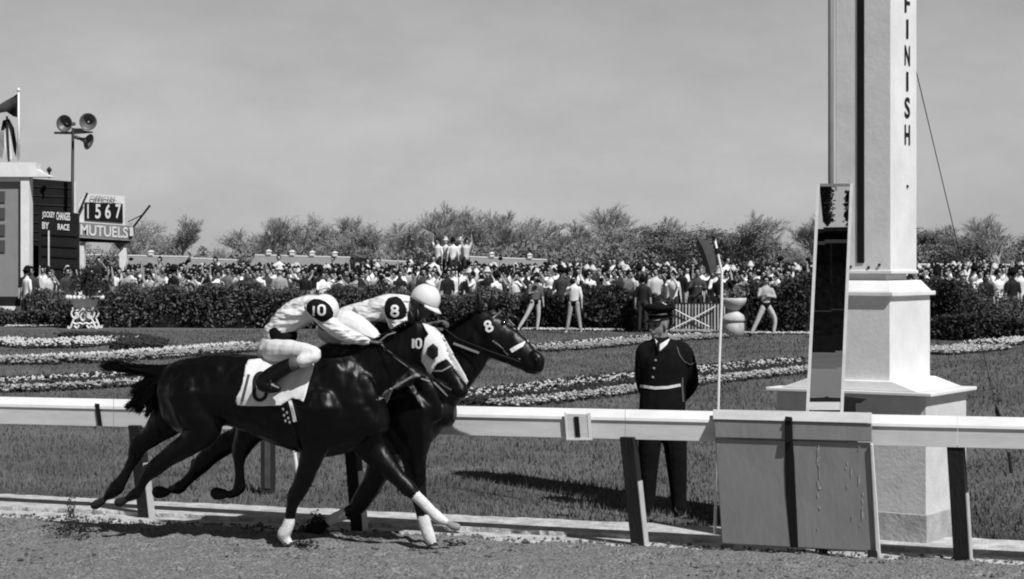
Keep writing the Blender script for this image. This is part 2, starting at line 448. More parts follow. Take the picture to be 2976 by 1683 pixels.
# far part of the dirt track left and right of the modelled strip
# kerb: a low sandy step with a second, lower board line
mb = MB(); N = 560
def edge_loop(f0, f1, z0, z1):
    vs = []; fs = []
    for i in range(N+1):
        x = -1500+5400*i/N; a = G(x, f0(x)); b = G(x, f1(x)); wob = .02*math.sin(x*.021)+.012*math.sin(x*.067)+.03*(float(vnoise(np.array([x*1.0]), np.array([f0(x)]), 11, 14.)[0])-.5)
        a = a+Vector((0, wob, 0)); b = b+Vector((0, -wob, 0))
        vs += [(a.x, a.y, z0), (b.x, b.y, z0), (a.x, a.y, z1), (b.x, b.y, z1)]
    for i in range(N):
        k = 4*i; fs += [(k+2, k+3, k+7, k+6), (k+1, k+5, k+7, k+3), (k, k+2, k+6, k+4)]
    mb.add(vs, fs)
e0 = lambda x: 1257*1.15573+.0466*x
e1 = lambda x: 1288*1.15573+.0466*x
e2 = lambda x: 1311*1.15573+.0466*x
edge_loop(e0, e1, 0, .055); edge_loop(e1, e2, 0, .022)
tag(obj('kerb', mb, M_kerb), kind='structure')

# clods on the track
def blob_mesh(mb, c, r, rn, mi=0, flat=.7):
    vs = []
    for dx, dy, dz in ((1, 0, 0), (-1, 0, 0), (0, 1, 0), (0, -1, 0), (0, 0, 1), (0, 0, -1)):
        q = r*(.6+.6*rn.random()); vs.append((c[0]+dx*q, c[1]+dy*q, c[2]+dz*q*flat))
    mb.add(vs, [(0, 2, 4), (2, 1, 4), (1, 3, 4), (3, 0, 4), (2, 0, 5), (1, 2, 5), (3, 1, 5), (0, 3, 5)], mi)
rn = random.Random(3); mb = MB()
for i in range(15000):
    v = rn.random()**1.2*3.6-.22; u = rn.uniform(-.5, (A1-A0).length+.5); p = A0+ed*u+en*v
    r = .003+.020*rn.random()**3
    if rn.random() < .008: r *= 1.7
    blob_mesh(mb, (p.x, p.y, (.040 if v > 0 else .028)+r*.3), r, rn)
tag(obj('loose_clods', mb, M_clod), 'loose dark clods scattered over the dirt track', 'dirt clods', kind='stuff')

# grass blades on the near lawn
rg = np.random.RandomState(5); n = 230000
Yg = 14.6+(rg.rand(n)**1.7)*48; Xg = (rg.rand(n)*2-1)*.36*Yg
lim = np.array([0.0]*n)
P0 = G(0, e0(0)); P1 = G(2976, e0(2976)); lim = P0.y+(Xg-P0.x)*(P1.y-P0.y)/(P1.x-P0.x)
k = Yg > lim+.01; Xg = Xg[k]; Yg = Yg[k]; n = len(Xg)
cl = vnoise(Xg, Yg, 8, .25); h = (.022+.045*rg.rand(n))*(.45+1.1*cl); a = rg.rand(n)*6.28; wd = (.004+.007*rg.rand(n))*np.clip(Yg/25, 1, 3)
lx = (rg.rand(n)-.5)*.05; ly = (rg.rand(n)-.5)*.05
V = np.zeros((n*3, 3)); V[0::3] = np.c_[Xg-wd*np.cos(a), Yg-wd*np.sin(a), np.zeros(n)]; V[1::3] = np.c_[Xg+wd*np.cos(a), Yg+wd*np.sin(a), np.zeros(n)]
V[2::3] = np.c_[Xg+lx, Yg+ly, h]
me = bpy.data.meshes.new('grass'); me.from_pydata(V.tolist(), [], [(3*i, 3*i+1, 3*i+2) for i in range(n)]); me.materials.append(M_blade)
g = bpy.data.objects.new('grass', me); C.objects.link(g)
tag(g, 'short grass blades growing on the infield lawn behind the rail', 'grass', kind='stuff')

# ------------------------------------------------------------------ the running rail
def base_y(x): return 1484+.0569*x
def rail_pt(x, y, dY): return U(x, y, G(x, base_y(x)).y-dY)
rail = thing('running_rail', 'long white wooden running rail along the edge of the dirt track', 'rail', G(1488, base_y(1488)))
def rail_loft(xs, prof, mb, mi=0):
    vs = []; fs = []; n = len(prof)
    for x in xs:
        for (yy, sl, dY) in prof: vs.append(rail_pt(x, yy+sl*x, dY))
    for i in range(len(xs)-1):
        for j in range(n):
            j2 = (j+1) % n; fs.append((i*n+j, i*n+j2, (i+1)*n+j2, (i+1)*n+j))
    fs += [tuple(range(n-1, -1, -1)), tuple(range((len(xs)-1)*n, len(xs)*n))]
    mb.add(vs, fs, mi)
TOPB, TSL = 1153, .0202       # back edge of the top board
FT, FTS = 1177, .0222         # front top edge
FB, FBS = 1231, .0248         # front bottom
joints = [-1700, -900, -260, 330, 1050, 1817, 2783, 3800]
for i in range(7):
    mb = MB(); a, b = joints[i]+.6, joints[i+1]-.6
    xs = [a+(b-a)*t/6 for t in range(7)]
    rail_loft(xs, [(TOPB, TSL, .0), (FT-3, FTS, .17), (FT+5, FTS, .175), (TOPB+8, TSL, -.01)], mb)
    obj('top_board', mb, M_white, rail)
    mb = MB()
    rail_loft(xs, [(FT+3.5, FTS, .162), (FB, FBS, .162), (FB+.5, FBS, .11), (FT+6, FTS, .11)], mb)
    obj('front_board', mb, M_white2, rail)
# black pole marks and the number card painted on the rail
def on_rail(mb, x0, x1, y0f, y1f, dY, sk=0):
    a = [rail_pt(x0, y0f(x0), dY), rail_pt(x1, y0f(x1), dY), rail_pt(x1+sk, y1f(x1), dY), rail_pt(x0+sk, y1f(x0), dY)]
    mb.prism(a, (0, .012, 0))
mb = MB()
on_rail(mb, 275, 288, lambda x: FT-10+FTS*x, lambda x: FB+FBS*x, .177, 9); obj('pole_mark', mb, M_black, rail)
card = thing('number_card', 'small white card with a black number 1 hung on the front of the rail', 'sign', rail_pt(1678, 1250, .18))
mb = MB(); on_rail(mb, 1643, 1709, lambda x: 1203+.02*(x-1643), lambda x: 1273+.02*(x-1643), .192, 6); obj('card_face', mb, M_white2, card)
mb = MB()
for (a, b, c, d) in ((1640, 1645, 1199, 1277), (1706, 1716, 1201, 1279)): on_rail(mb, a, b, lambda x: c, lambda x: d, .196, 6)
on_rail(mb, 1645, 1714, lambda x: 1273, lambda x: 1279, .197, 2); obj('card_frame', mb, M_white, card)
mb = MB(); on_rail(mb, 1668, 1682, lambda x: 1211, lambda x: 1270, .200, 5); obj('number', mb, M_black, card)
# posts: near-black tone carries the rail's shade on their upper part
for (tx, bx, by, wpx, yt) in ((396, 428, 1510, 38, 1236), (1021, 1046, 1549, 40, 1250), (1826, 1861, 1592, 44, 1270), (2778, 2800, 1642, 50, 1295), (-240, -200, 1472, 38, 1225), (-840, -800, 1438, 36, 1208), (-1440, -1400, 1404, 34, 1192), (3560, 3600, 1689, 52, 1318)):
    B = G(bx, by); T = U(tx, yt, B.y-.10)
    s = F/B.y; wd = wpx/s
    mb = MB(); rz = -R(22)
    for c, k in ((B, 0), (T, 1)):
        for x, y in ((-.5, -.5), (.5, -.5), (.5, .5), (-.5, .5)):
            mb.v.append((c.x+wd*(x*math.cos(rz)-y*math.sin(rz))*.9, c.y+wd*(x*math.sin(rz)+y*math.cos(rz))*.9, c.z-.03*(1-k)))
    mb.f = [(3, 2, 1, 0), (4, 5, 6, 7), (0, 1, 5, 4), (1, 2, 6, 5), (2, 3, 7, 6), (3, 0, 4, 7)]; mb.m = [0]*6
    p = obj('post', mb, M_post, rail)
    mb = MB(); n2 = Vector((math.cos(rz), math.sin(rz), 0))     # pale batten on each post's right side, cut short to draw the rail's shade above
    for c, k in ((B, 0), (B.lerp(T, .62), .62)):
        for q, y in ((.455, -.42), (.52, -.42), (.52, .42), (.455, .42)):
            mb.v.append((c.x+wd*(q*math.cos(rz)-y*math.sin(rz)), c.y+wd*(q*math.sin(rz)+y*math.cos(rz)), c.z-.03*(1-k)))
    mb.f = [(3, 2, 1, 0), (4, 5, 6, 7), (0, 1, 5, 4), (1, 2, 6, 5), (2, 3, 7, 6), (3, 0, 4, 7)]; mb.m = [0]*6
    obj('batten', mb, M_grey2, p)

# ------------------------------------------------------------------ the grey finish panel with its black line
fin = thing('finish_board', 'grey boarded panel with a black finish line standing on the rail', 'panel', G(2300, 1600))
def fp(x, y, dY):           # point on the leaning panel plane
    return rail_pt(x, y, dY)
def fpanel(mb, pts, d0, d1):
    a = [fp(x, y, d0+(d1-d0)*(y-1200)/400) for x, y in pts]; mb.prism(a, (.006, .022, 0))
mb = MB(); fpanel(mb, [(2074, 1220), (2534, 1232), (2534, 1284), (2078, 1272)], .305, .22); obj('upper_board', mb, M_grey, fin)
mb = MB(); fpanel(mb, [(2078, 1275), (2530, 1287), (2550, 1604), (2098, 1580)], .30, .15); obj('lower_board', mb, M_grey, fin)
mb = MB()
vs = [rail_pt(2072, TOPB-3+TSL*2072, .11), rail_pt(2534, TOPB-3+TSL*2534, .11), rail_pt(2534, 1231, .31), rail_pt(2072, 1219, .31)]
mb.prism(vs, (0, 0, .006)); obj('top_cap', mb, M_grey2, fin)
mb = MB(); fpanel(mb, [(2281, 1213), (2302, 1213), (2304, 1285), (2281, 1285)], .316, .302)
obj('finish_line', mb, M_black, fin)
mb = MB(); fpanel(mb, [(2281, 1286), (2304, 1286), (2308, 1330), (2320, 1592), (2297, 1590), (2284, 1440), (2281, 1360)], .309, .155)
obj('finish_line', mb, M_black, fin)
mb = MB(); mb.prism([rail_pt(2281, 1204, .12), rail_pt(2302, 1205, .12), rail_pt(2302, 1226, .33), rail_pt(2281, 1225, .33)], (0, 0, .012)); obj('line_cap', mb, M_black, fin)
rn = random.Random(4)
for i in range(26):
    x = rn.choice([2377, 2378, 2381, 2460, 2475, 2492, 2500, 2506, 2384])+rn.gauss(0, 4); y = 1290+rn.random()**2*290; L = rn.uniform(6, 30); w_ = rn.uniform(.7, 2.0)
    mb = MB(); fpanel(mb, [(x, y), (x+w_, y+2), (x+w_+rn.gauss(0, 1.5), y+L*.6), (x+rn.gauss(0, 1), y+L)], .304, .154)
    obj('paint_chip', mb, M_grey2, fin)
mb = MB(); fpanel(mb, [(2528, 1290), (2537, 1290), (2560, 1622), (2546, 1622)], .325, .17); obj('edge_strip', mb, M_white, fin)
for (a, b, c, d) in ((2099, 2132, 1580, 1598), (2520, 2550, 1598, 1620)):
    mb = MB(); fpanel(mb, [(a, c), (b, c+1), (b+1, d+1), (a+1, d)], .19, .17); obj('foot', mb, M_dsteel, fin)

# ------------------------------------------------------------------ the finish post (tall square pillar on a stepped base)
BETA = -R(33)                                   # yaw: the wide face is turned to the left of the camera
K = G(2692, 1600)                               # front corner of the plinth on the ground
ux = Vector((math.cos(BETA), math.sin(BETA), 0)); uy = Vector((-math.sin(BETA), math.cos(BETA), 0))
W1, D1 = 1.25, .87
PC = K-ux*(W1/2)+uy*(D1/2)                      # axis of plinth
pil = thing('finish_post', 'tall white square finish post on a stepped base beside the mirror', 'post', PC, BETA)
mb = MB(); mb.box(PC+Vector((0, 0, .585)), (W1, D1, 1.17), BETA); obj('plinth', mb, M_conc, pil)
mb = MB(); mb.box(PC+Vector((0, 0, .135)), (W1+.022, D1+.022, .27), BETA); obj('footing', mb, mat('stained_concrete', .34, .9, .25, 6, .4, 30, detail=9), pil)
mb = MB(); mb.box(PC+Vector((0, 0, 1.186)), (W1+.13, D1+.13, .028), BETA); obj('cap_slab', mb, M_white, pil)
mb = MB(); mb.frustum(PC+Vector((0, 0, 1.201)), (W1-.1, D1+.06), (.72, D1+.03), .075, BETA); obj('sloped_step', mb, M_white, pil)
W2, D2 = .60, .84
mb = MB(); mb.box(PC+Vector((.026, 0, 1.60)), (W2, D2, .66), BETA); obj('pedestal', mb, M_white, pil)
for zz in (0,):
    mb = MB(); mb.box(PC+Vector((0, 0, 1.60))-ux*(W2/2-.02)-uy*0, (.012, D2+.012, .62), BETA); 
mb = MB(); mb.box(PC+Vector((.026, 0, 1.945)), (W2+.07, D2+.07, .035), BETA); obj('moulding', mb, M_white, pil)
mb = MB(); mb.frustum(PC+Vector((.026, 0, 1.963)), (W2+.02, D2+.02), (.52, .66), .085, BETA); obj('sloped_cap', mb, M_white, pil)
W3, D3 = .465, .54
SCn = PC+Vector((.038, 0, 0))
mb = MB(); mb.box(SCn+Vector((0, 0, 2.075)), (W3-.12, D3-.12, .05), BETA); obj('shadow_gap_block', mb, M_white, pil)
ZB = 2.10; ZT = 6.4
mb = MB(); mb.box(SCn+Vector((0, 0, (ZB+ZT)/2)), (W3, D3, ZT-ZB), BETA); obj('shaft', mb, M_white, pil)
mb = MB(); mb.box(SCn+Vector((0, 0, 2.115))-uy*.006, (W3+.03, D3+.02, .028), BETA); obj('flange', mb, M_white, pil)
mb = MB(); mb.lathe(SCn+Vector((0, 0, ZT)), [(.30, 0), (.32, .05), (.12, .12), (.1, .2), (.2, .3), (.24, .42), (.2, .54), (.06, .62)], 20); obj('finial', mb, M_white, pil, True)
# the black line on the wide face, corner trims, bolts
fc = SCn-uy*(D3/2+.004)
fr = fc+ux*(W3/2)
mb = MB(); mb.box(fc-ux*.017+Vector((0, 0, (2.185+ZT)/2)), (.062, .012, ZT-2.185), BETA); obj('black_line', mb, M_black, pil)
for a_, z_ in ((-.10, 2.155), (.05, 2.15), (.14, 2.17)):
    mb = MB(); mb.tube([fc+ux*a_+Vector((0, 0, z_)), fc+ux*a_-uy*.01+Vector((0, 0, z_))], .011, 8); obj('bolt', mb, M_dsteel, pil)
# FINISH, letters one above another on the narrow sunlit face
rc = SCn+ux*(W3/2)
def side_quad(z0, z1, a0, a1): return [rc+uy*a0+Vector((0, 0, z1)), rc+uy*a1+Vector((0, 0, z1)), rc+uy*a1+Vector((0, 0, z0)), rc+uy*a0+Vector((0, 0, z0))]
Yf = (rc).y
tops = {'F': (-20, 35), 'I': (54, 110), 'N': (130, 189), 'I2': (207, 263), 'S': (281, 342), 'H': (361, 420)}
for k, (a, b) in tops.items():
    z1 = EH+(HY-a)/F*Yf; z0 = EH+(HY-b)/F*Yf
    wd = .055 if k[0] != 'I' else .022
    mb = text_mb(k[0], side_quad(z0, z1, .06-wd, .06+wd), ux*.006)
    obj('letter', mb, M_black, pil)
for (yy, pr) in ((541, 0), ):
    z = EH+(HY-yy)/F*Yf; mb = MB(); mb.tube([rc+uy*.06+Vector((0, 0, z)), rc+uy*.06+ux*.012+Vector((0, 0, z))], .012, 8); obj('bolt', mb, M_dsteel, pil)
# guy wire
g0 = U(2655, 175, rc.y+.2); g1 = G(2941, 1376)
guy = thing('guy_wire', 'thin stay wire running from the finish post down to the lawn', 'wire', g1)
mb = MB(); mb.tube([g0, g1], .004, 6); obj('cable', mb, M_dsteel, guy)
mb = MB(); q = g1.lerp(g0, .16); q2 = g1.lerp(g0, .20); mb.tube([q, q.lerp(q2, .3), q.lerp(q2, .7), q2], [.008, .022, .022, .008], 8); obj('turnbuckle', mb, M_dsteel, guy)
mb = MB(); mb.tube([g1-Vector((0, 0, .05)), g1+Vector((-.03, 0, .22))], .02, 8); obj('anchor_stake', mb, M_dsteel, guy)

# ------------------------------------------------------------------ mirror and its steel pole
mY = 14.62
pole = thing('steel_pole', 'slim grey steel pole rising behind the top of the mirror', 'pole', (U(2415, 700, mY+.25).x, mY+.25, 0))
px = U(2415, 700, mY+.25).x
mb = MB(); mb.tube([(px, mY+.25, 0), (px, mY+.25, 6.2)], .022, 12); obj('tube', mb, M_steel, pole, True)
mb = MB(); mb.box((px, mY+.25, .02), (.2, .2, .04)); obj('base_plate', mb, M_dsteel, pole)
for z in (1.5, 2.6):
    mb = MB(); mb.tube([(px, mY+.25, z), (px+.02, mY+.03, z)], .012, 8); obj('clamp_arm', mb, M_dsteel, pole)
mir = thing('finish_mirror', 'tall narrow framed mirror leaning beside the white finish post', 'mirror', U(2396, 1196, mY))
TLm, TRm = U(2374, 534, mY+.015), U(2479, 534, mY-.025); BLm, BRm = U(2342, 1198, mY), U(2451, 1198, mY-.04)
def mq(a, b): return (TLm*(1-a)+TRm*a)*(1-b)+(BLm*(1-a)+BRm*a)*b
nm = (TRm-TLm).cross(BLm-TLm).normalized()
if nm.y > 0: nm = -nm
def mbar(a0, b0, a1, b1, m, name, t=.03, f=0.0):
    mb = MB(); mb.prism([mq(a0, b0)+nm*f, mq(a1, b0)+nm*f, mq(a1, b1)+nm*f, mq(a0, b1)+nm*f], -nm*t); return obj(name, mb, m, mir)
M_glass = mat('mirror_glass', .72, .004, metal=1.0)
mbar(.07, .008, .93, .985, M_glass, 'glass', .012)
mbar(0, 0, .085, 1, M_white2, 'frame_side', .05, .018); mbar(.915, 0, 1, 1, M_white2, 'frame_side', .05, .018)
mbar(.085, 0, .915, .012, M_steel, 'frame_top', .05, .014); mbar(.085, .955, .915, .99, M_white2, 'frame_bottom', .05, .014)
mb = MB(); mb.prism([mq(0, 0)-nm*.033, mq(1, 0)-nm*.033, mq(1, 1)-nm*.033, mq(0, 1)-nm*.033], -nm*.012); obj('back_board', mb, M_dsteel, mir)
mb = MB(); pprism(mb, [(2453, 1152), (2520, 1160), (2500, 1172), (2487, 1172), (2487, 1215), (2453, 1212)], mY+.03, .05); obj('bracket', mb, M_black, mir)
mb = MB(); mb.box(((BLm.x+BRm.x)/2, mY+.05, (BLm.z)/2), (.06, .05, BLm.z-.01)); obj('support_leg', mb, M_dsteel, mir)
mb = MB(); mb.prism([mq(.085, .957)+nm*.006, mq(.915, .957)+nm*.006, mq(.915, .938)+nm*.006, mq(.62, .936)+nm*.006, mq(.54, .93)+nm*.006, mq(.46, .936)+nm*.006, mq(.085, .938)+nm*.006], nm*.004); obj('dark_edge', mb, M_black, mir)  # black strip with a low bump along the lower edge of the glass
# what the mirror looks at: the covered stand across the track, behind the camera
st = thing('grandstand', 'long dark covered grandstand across the track, seen only in the mirror', 'grandstand', (-13, -100, 0))
M_st = mat('stand_dark', .06, .9, .8, 2.2); M_stl = mat('stand_rail', .3, .8)
mb = MB(); mb.box((-13, -100, .5), (80, .6, 1.0)); obj('base_wall', mb, mat('stand_wall', .10, .9, .2, 2), st)
for i in range(6):
    mb = MB(); mb.box((-13, -101.2-i*1.6, .7+i*.45), (80, 1.6, 1.4+i*.9)); obj('tier', mb, M_st, st)
mb = MB(); mb.box((-13, -111, 3.9), (80, .3, 7.8)); obj('back_wall', mb, M_st, st)
mb = MB(); mb.box((-13, -105, 7.8), (84, 13, .25)); obj('roof', mb, M_st, st)
mb = MB(); mb.box((-13, -98.4, 7.0), (84, .1, .22)); obj('fascia', mb, M_stl, st)
mb = MB(); mb.box((-13, -98.6, 2.6), (80, .08, .08)); obj('hand_rail', mb, M_stl, st)
for x in (-37, -25, -13.9, -1, 11):
    mb = MB(); mb.box((x, -98.9, 3.6), (.12, .12, 7.2)); obj('column', mb, M_st, st)
for i, (x, zt, lab) in enumerate(((-16.3, 12.2, 'thin dark tree shape added for a head silhouette in the mirror, behind the grandstand'), (-14.35, 11.2, 'second dark tree shape behind the grandstand, added for a head in the mirror'))):  # tree shapes added to stand in for dark heads in the reflection
    t = thing('tree', lab, 'tree', (x, -113, 0)); mb = MB(); mb.tube([(x, -113, 0), (x, -113, 8)], .1, 8); obj('trunk', mb, M_post, t)
    mb = MB(); rn = random.Random(i+40)
    for _ in range(1800): blob_mesh(mb, (x+rn.gauss(0, .22), -113+rn.gauss(0, .3), zt-rn.random()**1.5*3.2), .11, rn)
    
    for q_ in range(9): add_loft(mb, ellipsoid((x+rn.gauss(0, .16), -113, zt-.3-q_*.35), Vector((.28, 0, 0)), Vector((0, .3, 0)), Vector((0, 0, .34))).rings, 10)
    obj('crown', mb, M_st, t)

# ------------------------------------------------------------------ thin marker pole with a dark pennant
bp = G(2077, 1572)
pen = thing('marker_pole', 'thin white marker pole with a dark leaf shaped pennant near its top', 'pole', bp)
Yp = bp.y
pts = [U(2077, 1572, Yp), U(2087, 1188, Yp), U(2091, 1036, Yp), U(2097, 887, Yp), U(2098, 792, Yp), U(2087, 740, Yp), U(2077, 694, Yp)]
mb = MB(); mb.tube(pts, [.012, .011, .011, .011, .010, .009, .008], 10); obj('staff', mb, M_white, pen, True)
mb = MB(); mb.tube([U(2076, 700, Yp), U(2074, 688, Yp)], [.012, .016], 8); mb.tube([U(2082, 722, Yp), U(2086, 738, Yp)], .014, 8); obj('ferrule', mb, M_black, pen)
outl = [(2021, 685), (2044, 694), (2062, 706), (2073, 720), (2079, 747), (2083, 782), (2064, 802), (2052, 786), (2040, 752), (2029, 722)]
mb = MB(); inner = [(2021, 685), (2029, 722), (2040, 752), (2052, 786), (2064, 802)]; crease = [(2021, 685), (2040, 715), (2052, 745), (2062, 780), (2066, 799)]
out_ = [(2021, 685), (2062, 704), (2075, 725), (2081, 760), (2083, 784)]
def flag_strip(mb, A, B, Ya, Yb):
    n = len(A); vs = [U(x, y, Ya) for x, y in A]+[U(x, y, Yb) for x, y in B]
    mb.add(vs, [(i, i+1, n+i+1, n+i) for i in range(n-1)])
flag_strip(mb, inner, crease, Yp+.02, Yp-.07); flag_strip(mb, crease, out_, Yp-.07, Yp+.0)
fo = obj('pennant', mb, mat('pennant_cloth', .045, .9, .2, 6), pen)
md = fo.modifiers.new('s', 'SOLIDIFY'); md.thickness = .004

# short posts behind the rail, seen under the horses
for i, (x0, x1, yt, yb, lab) in enumerate(((758, 800, 1262, 1436, 'short stout dark wooden stake standing on the lawn behind the horses'),)):
    B = G((x0+x1)/2, yb); wd = (x1-x0)/F*B.y
    t = thing('wooden_stake', lab, 'stake', B)
    mb = MB(); mb.box((B.x, B.y, .35), (wd, wd*.7, .7), .1); obj('stake_body', mb, M_post, t)
    mb = MB(); mb.box((B.x, B.y-wd*.36, .36), (wd*.4, .02, .6), .1); obj('batten', mb, mat('weathered_stake', .05, .9, .4, 9), t)
Bh = G(868, 1395); t = thing('white_stick', 'slim white stick stuck in the lawn under the nearer horse', 'stick', Bh)
mb = MB(); mb.tube([Bh-Vector((0, 0, .02)), U(853, 1290, Bh.y)], .018, 8); obj('stick_body', mb, M_white, t)

# ------------------------------------------------------------------ infield boards at the far side of the lawn
YB = 72.0
tb = thing('tote_board', 'big grey totalizator board in a thick white frame with flags on top', 'board', U(0, 915, YB)*1.0, 0)
tb.location.z = 0
mb = MB(); prect(mb, -420, 527, 62, 862, YB+.05, .5); obj('panel', mb, M_mid, tb)
mb = MB(); prect(mb, -420, 862, 62, 890, YB+.02, .4); obj('base_band', mb, M_dark, tb)
mb = MB(); prect(mb, -420, 890, 62, 925, YB, .5); obj('base', mb, M_white, tb)
mb = MB(); prect(mb, 60, 513, 85, 925, YB-.15, .55); obj('frame_post', mb, M_white, tb)
mb = MB(); prect(mb, -420, 513, 60, 528, YB-.12, .6); obj('frame_top', mb, M_white, tb)
mb = MB(); pprism(mb, [(-420, 472), (105, 472), (105, 490), (118, 500), (150, 514), (-420, 513)], YB-.25, .7); obj('cornice', mb, M_white, tb)
for (a, b) in ((556, 588), (604, 637), (652, 685), (698, 733)):
    mb = MB(); prect(mb, -40, a, 14, b, YB, .03); obj('number_window', mb, mat('dull_window', .06, .8), tb)
mb = MB(); pp = U(54, 472, YB); mb.tube([(pp.x, YB, pp.z), (pp.x, YB, U(54, 264, YB).z)], [.06, .035], 10)
t = thing('flagpole', 'white flagpole with a dark triangular flag above the tote board', 'flagpole', (pp.x, YB, pp.z)); obj('pole', mb, M_white, t, True)
mb = MB(); add_loft(mb, ellipsoid(U(54, 262, YB), Vector((.07, 0, 0)), Vector((0, .07, 0)), Vector((0, 0, .07))).rings, 10); obj('finial', mb, M_white, t, True)
mb = MB(); A = [(52, 272), (36, 282), (18, 292), (0, 303), (-30, 310)]; B = [(50, 341), (38, 338), (20, 325), (0, 328), (-30, 345)]
vs = [U(x, y, YB+.25*math.sin(i*1.4)) for i, (x, y) in enumerate(A)]+[U(x, y, YB+.25*math.sin(i*1.4+.5)) for i, (x, y) in enumerate(B)]
mb.add(vs, [(i, i+1, 6+i, 5+i) for i in range(4)]); f = obj('flag', mb, mat('dark_cloth', .03, .9, .3, 3), t, True)
f.modifiers.new('s', 'SOLIDIFY').thickness = .02
t = thing('hanging_banner', 'pale folded banner hanging below the dark flag over the tote board', 'banner', (U(25, 470, YB).x, YB+.3, U(25, 470, YB).z))
mb = MB(); mb.tube([U(26, 470, YB+.3), U(20, 338, YB+.3)], .04, 8); obj('staff', mb, M_dsteel, t)
for (pts, m) in ((((8, 350), (26, 345), (40, 372), (48, 420), (46, 455), (40, 440), (30, 385), (24, 362), (12, 378), (2, 380)), M_dark), (((14, 372), (24, 366), (31, 400), (36, 462), (22, 466), (12, 420)), M_white), (((-6, 384), (10, 380), (12, 420), (4, 462), (-6, 440)), mat('grey_cloth', .2, .9, .3, 4))):
    mb = MB(); pprism(mb, pts, YB+.35, .05); obj('cloth_fold', mb, m, t)
t = thing('small_lamp', 'small dark lamp on top of the dark slatted board', 'lamp', U(143, 514, 74.5))
mb = MB(); mb.tube([U(143, 518, 74.5), U(143, 500, 74.5)], .04, 8); add_loft(mb, ellipsoid(U(143, 494, 74.5), Vector((.1, 0, 0)), Vector((0, .1, 0)), Vector((0, 0, .09))).rings, 10); obj('lamp_head', mb, M_dsteel, t)
db = thing('slatted_board', 'tall dark slatted board behind the white frame post', 'board', U(150, 900, 75)); db.location.z = 0
mb = MB(); pprism(mb, [(84, 518), (214, 528), (214, 920), (84, 920)], 75, .4); obj('panel', mb, M_dark, db)
for i in range(13):
    y = 540+i*26; mb = MB(); prect(mb, 88, y, 212, y+2.5, 74.97, .03, .05); obj('slat', mb, mat('slat_edge', .03, .8), db)
mb = MB(); prect(mb, 215, 528, 221, 640, 74.9, .1); obj('edge_post', mb, M_white, db)
jb = thing('jockey_board', 'black board listing jockey changes, beside the tote frame', 'board', U(170, 900, 73.8)); jb.location.z = 0
mb = MB(); pprism(mb, [(112, 610), (226, 620), (226, 918), (112, 918)], 73.8, .3); obj('panel', mb, M_dark, jb)
for y in (678, 711, 741, 774):
    mb = MB(); prect(mb, 122, y, 224, y+4, 73.76, .03, .06); obj('row_divider', mb, M_black, jb)
mb = MB(); prect(mb, 139.5, 670, 143.5, 822, 73.74, .04); obj('column_divider', mb, M_white, jb)
for s, q in (('JOCKEY', (123, 614, 160, 636)), ('CHANGES', (164, 616, 204, 639)), ('BY', (123, 645, 143, 665)), ('RACE', (168, 650, 202, 668))):
    obj('lettering', text_mb(s, pquad(*q, 73.79, .06), off=.03), M_white, jb)
ob = thing('result_board', 'white framed board showing 1567 above a grey strip reading mutuels', 'board', U(300, 900, 78)); ob.location.z = 0
SL = .035
mb = MB(); pprism(mb, [(246, 566), (253, 562), (362, 570), (362, 655), (229, 646), (229, 590)], 78, .35); obj('frame', mb, M_white, ob)
mb = MB(); pprism(mb, [(246, 588), (356, 592), (357, 648), (246, 640)], 77.96, .06); obj('display', mb, M_black, ob)
obj('lettering', text_mb('OFFICIAL', pquad(262, 569, 340, 582, 77.95, SL)), mat('faded_letters', .25, .8), ob)
for ch, x in (('1', 254), ('5', 277), ('6', 306), ('7', 336)):
    wd = 4 if ch == '1' else 16
    obj('digit', text_mb(ch, pquad(x, 593, x+wd, 635, 77.97, .03)), M_white, ob)
mb = MB(); pprism(mb, [(227, 646), (388, 657), (388, 700), (227, 689)], 77.8, .35); obj('sign_strip', mb, M_mid, ob)
obj('lettering', text_mb('MUTUELS', pquad(234, 651, 372, 683, 77.80, .07)), M_white, ob)
mb = MB(); prect(mb, 377, 661, 386, 686, 77.7, .3); obj('end_block', mb, M_white, ob)
mb = MB(); pprism(mb, [(227, 690), (372, 700), (372, 707), (227, 703)], 77.9, .5); obj('under_beam', mb, M_black, ob)
mb = MB(); pprism(mb, [(330, 704), (364, 704), (345, 724)], 77.8, .3); obj('corner_brace', mb, M_black, ob)
for x0, x1 in ((347, 367), (232, 244)):
    mb = MB(); prect(mb, x0, 704, x1, 908, 78, .3); obj('leg', mb, M_white, ob)
for a, b in (((389, 658), (436, 597)), ((229, 618), (254, 561)), ((372, 645), (410, 626))):
    mb = MB(); mb.tube([U(*a, 77.75), U(*b, 77.6)], .045 if a[0] != 372 else .02, 8); obj('bracket_arm', mb, M_dsteel, ob)
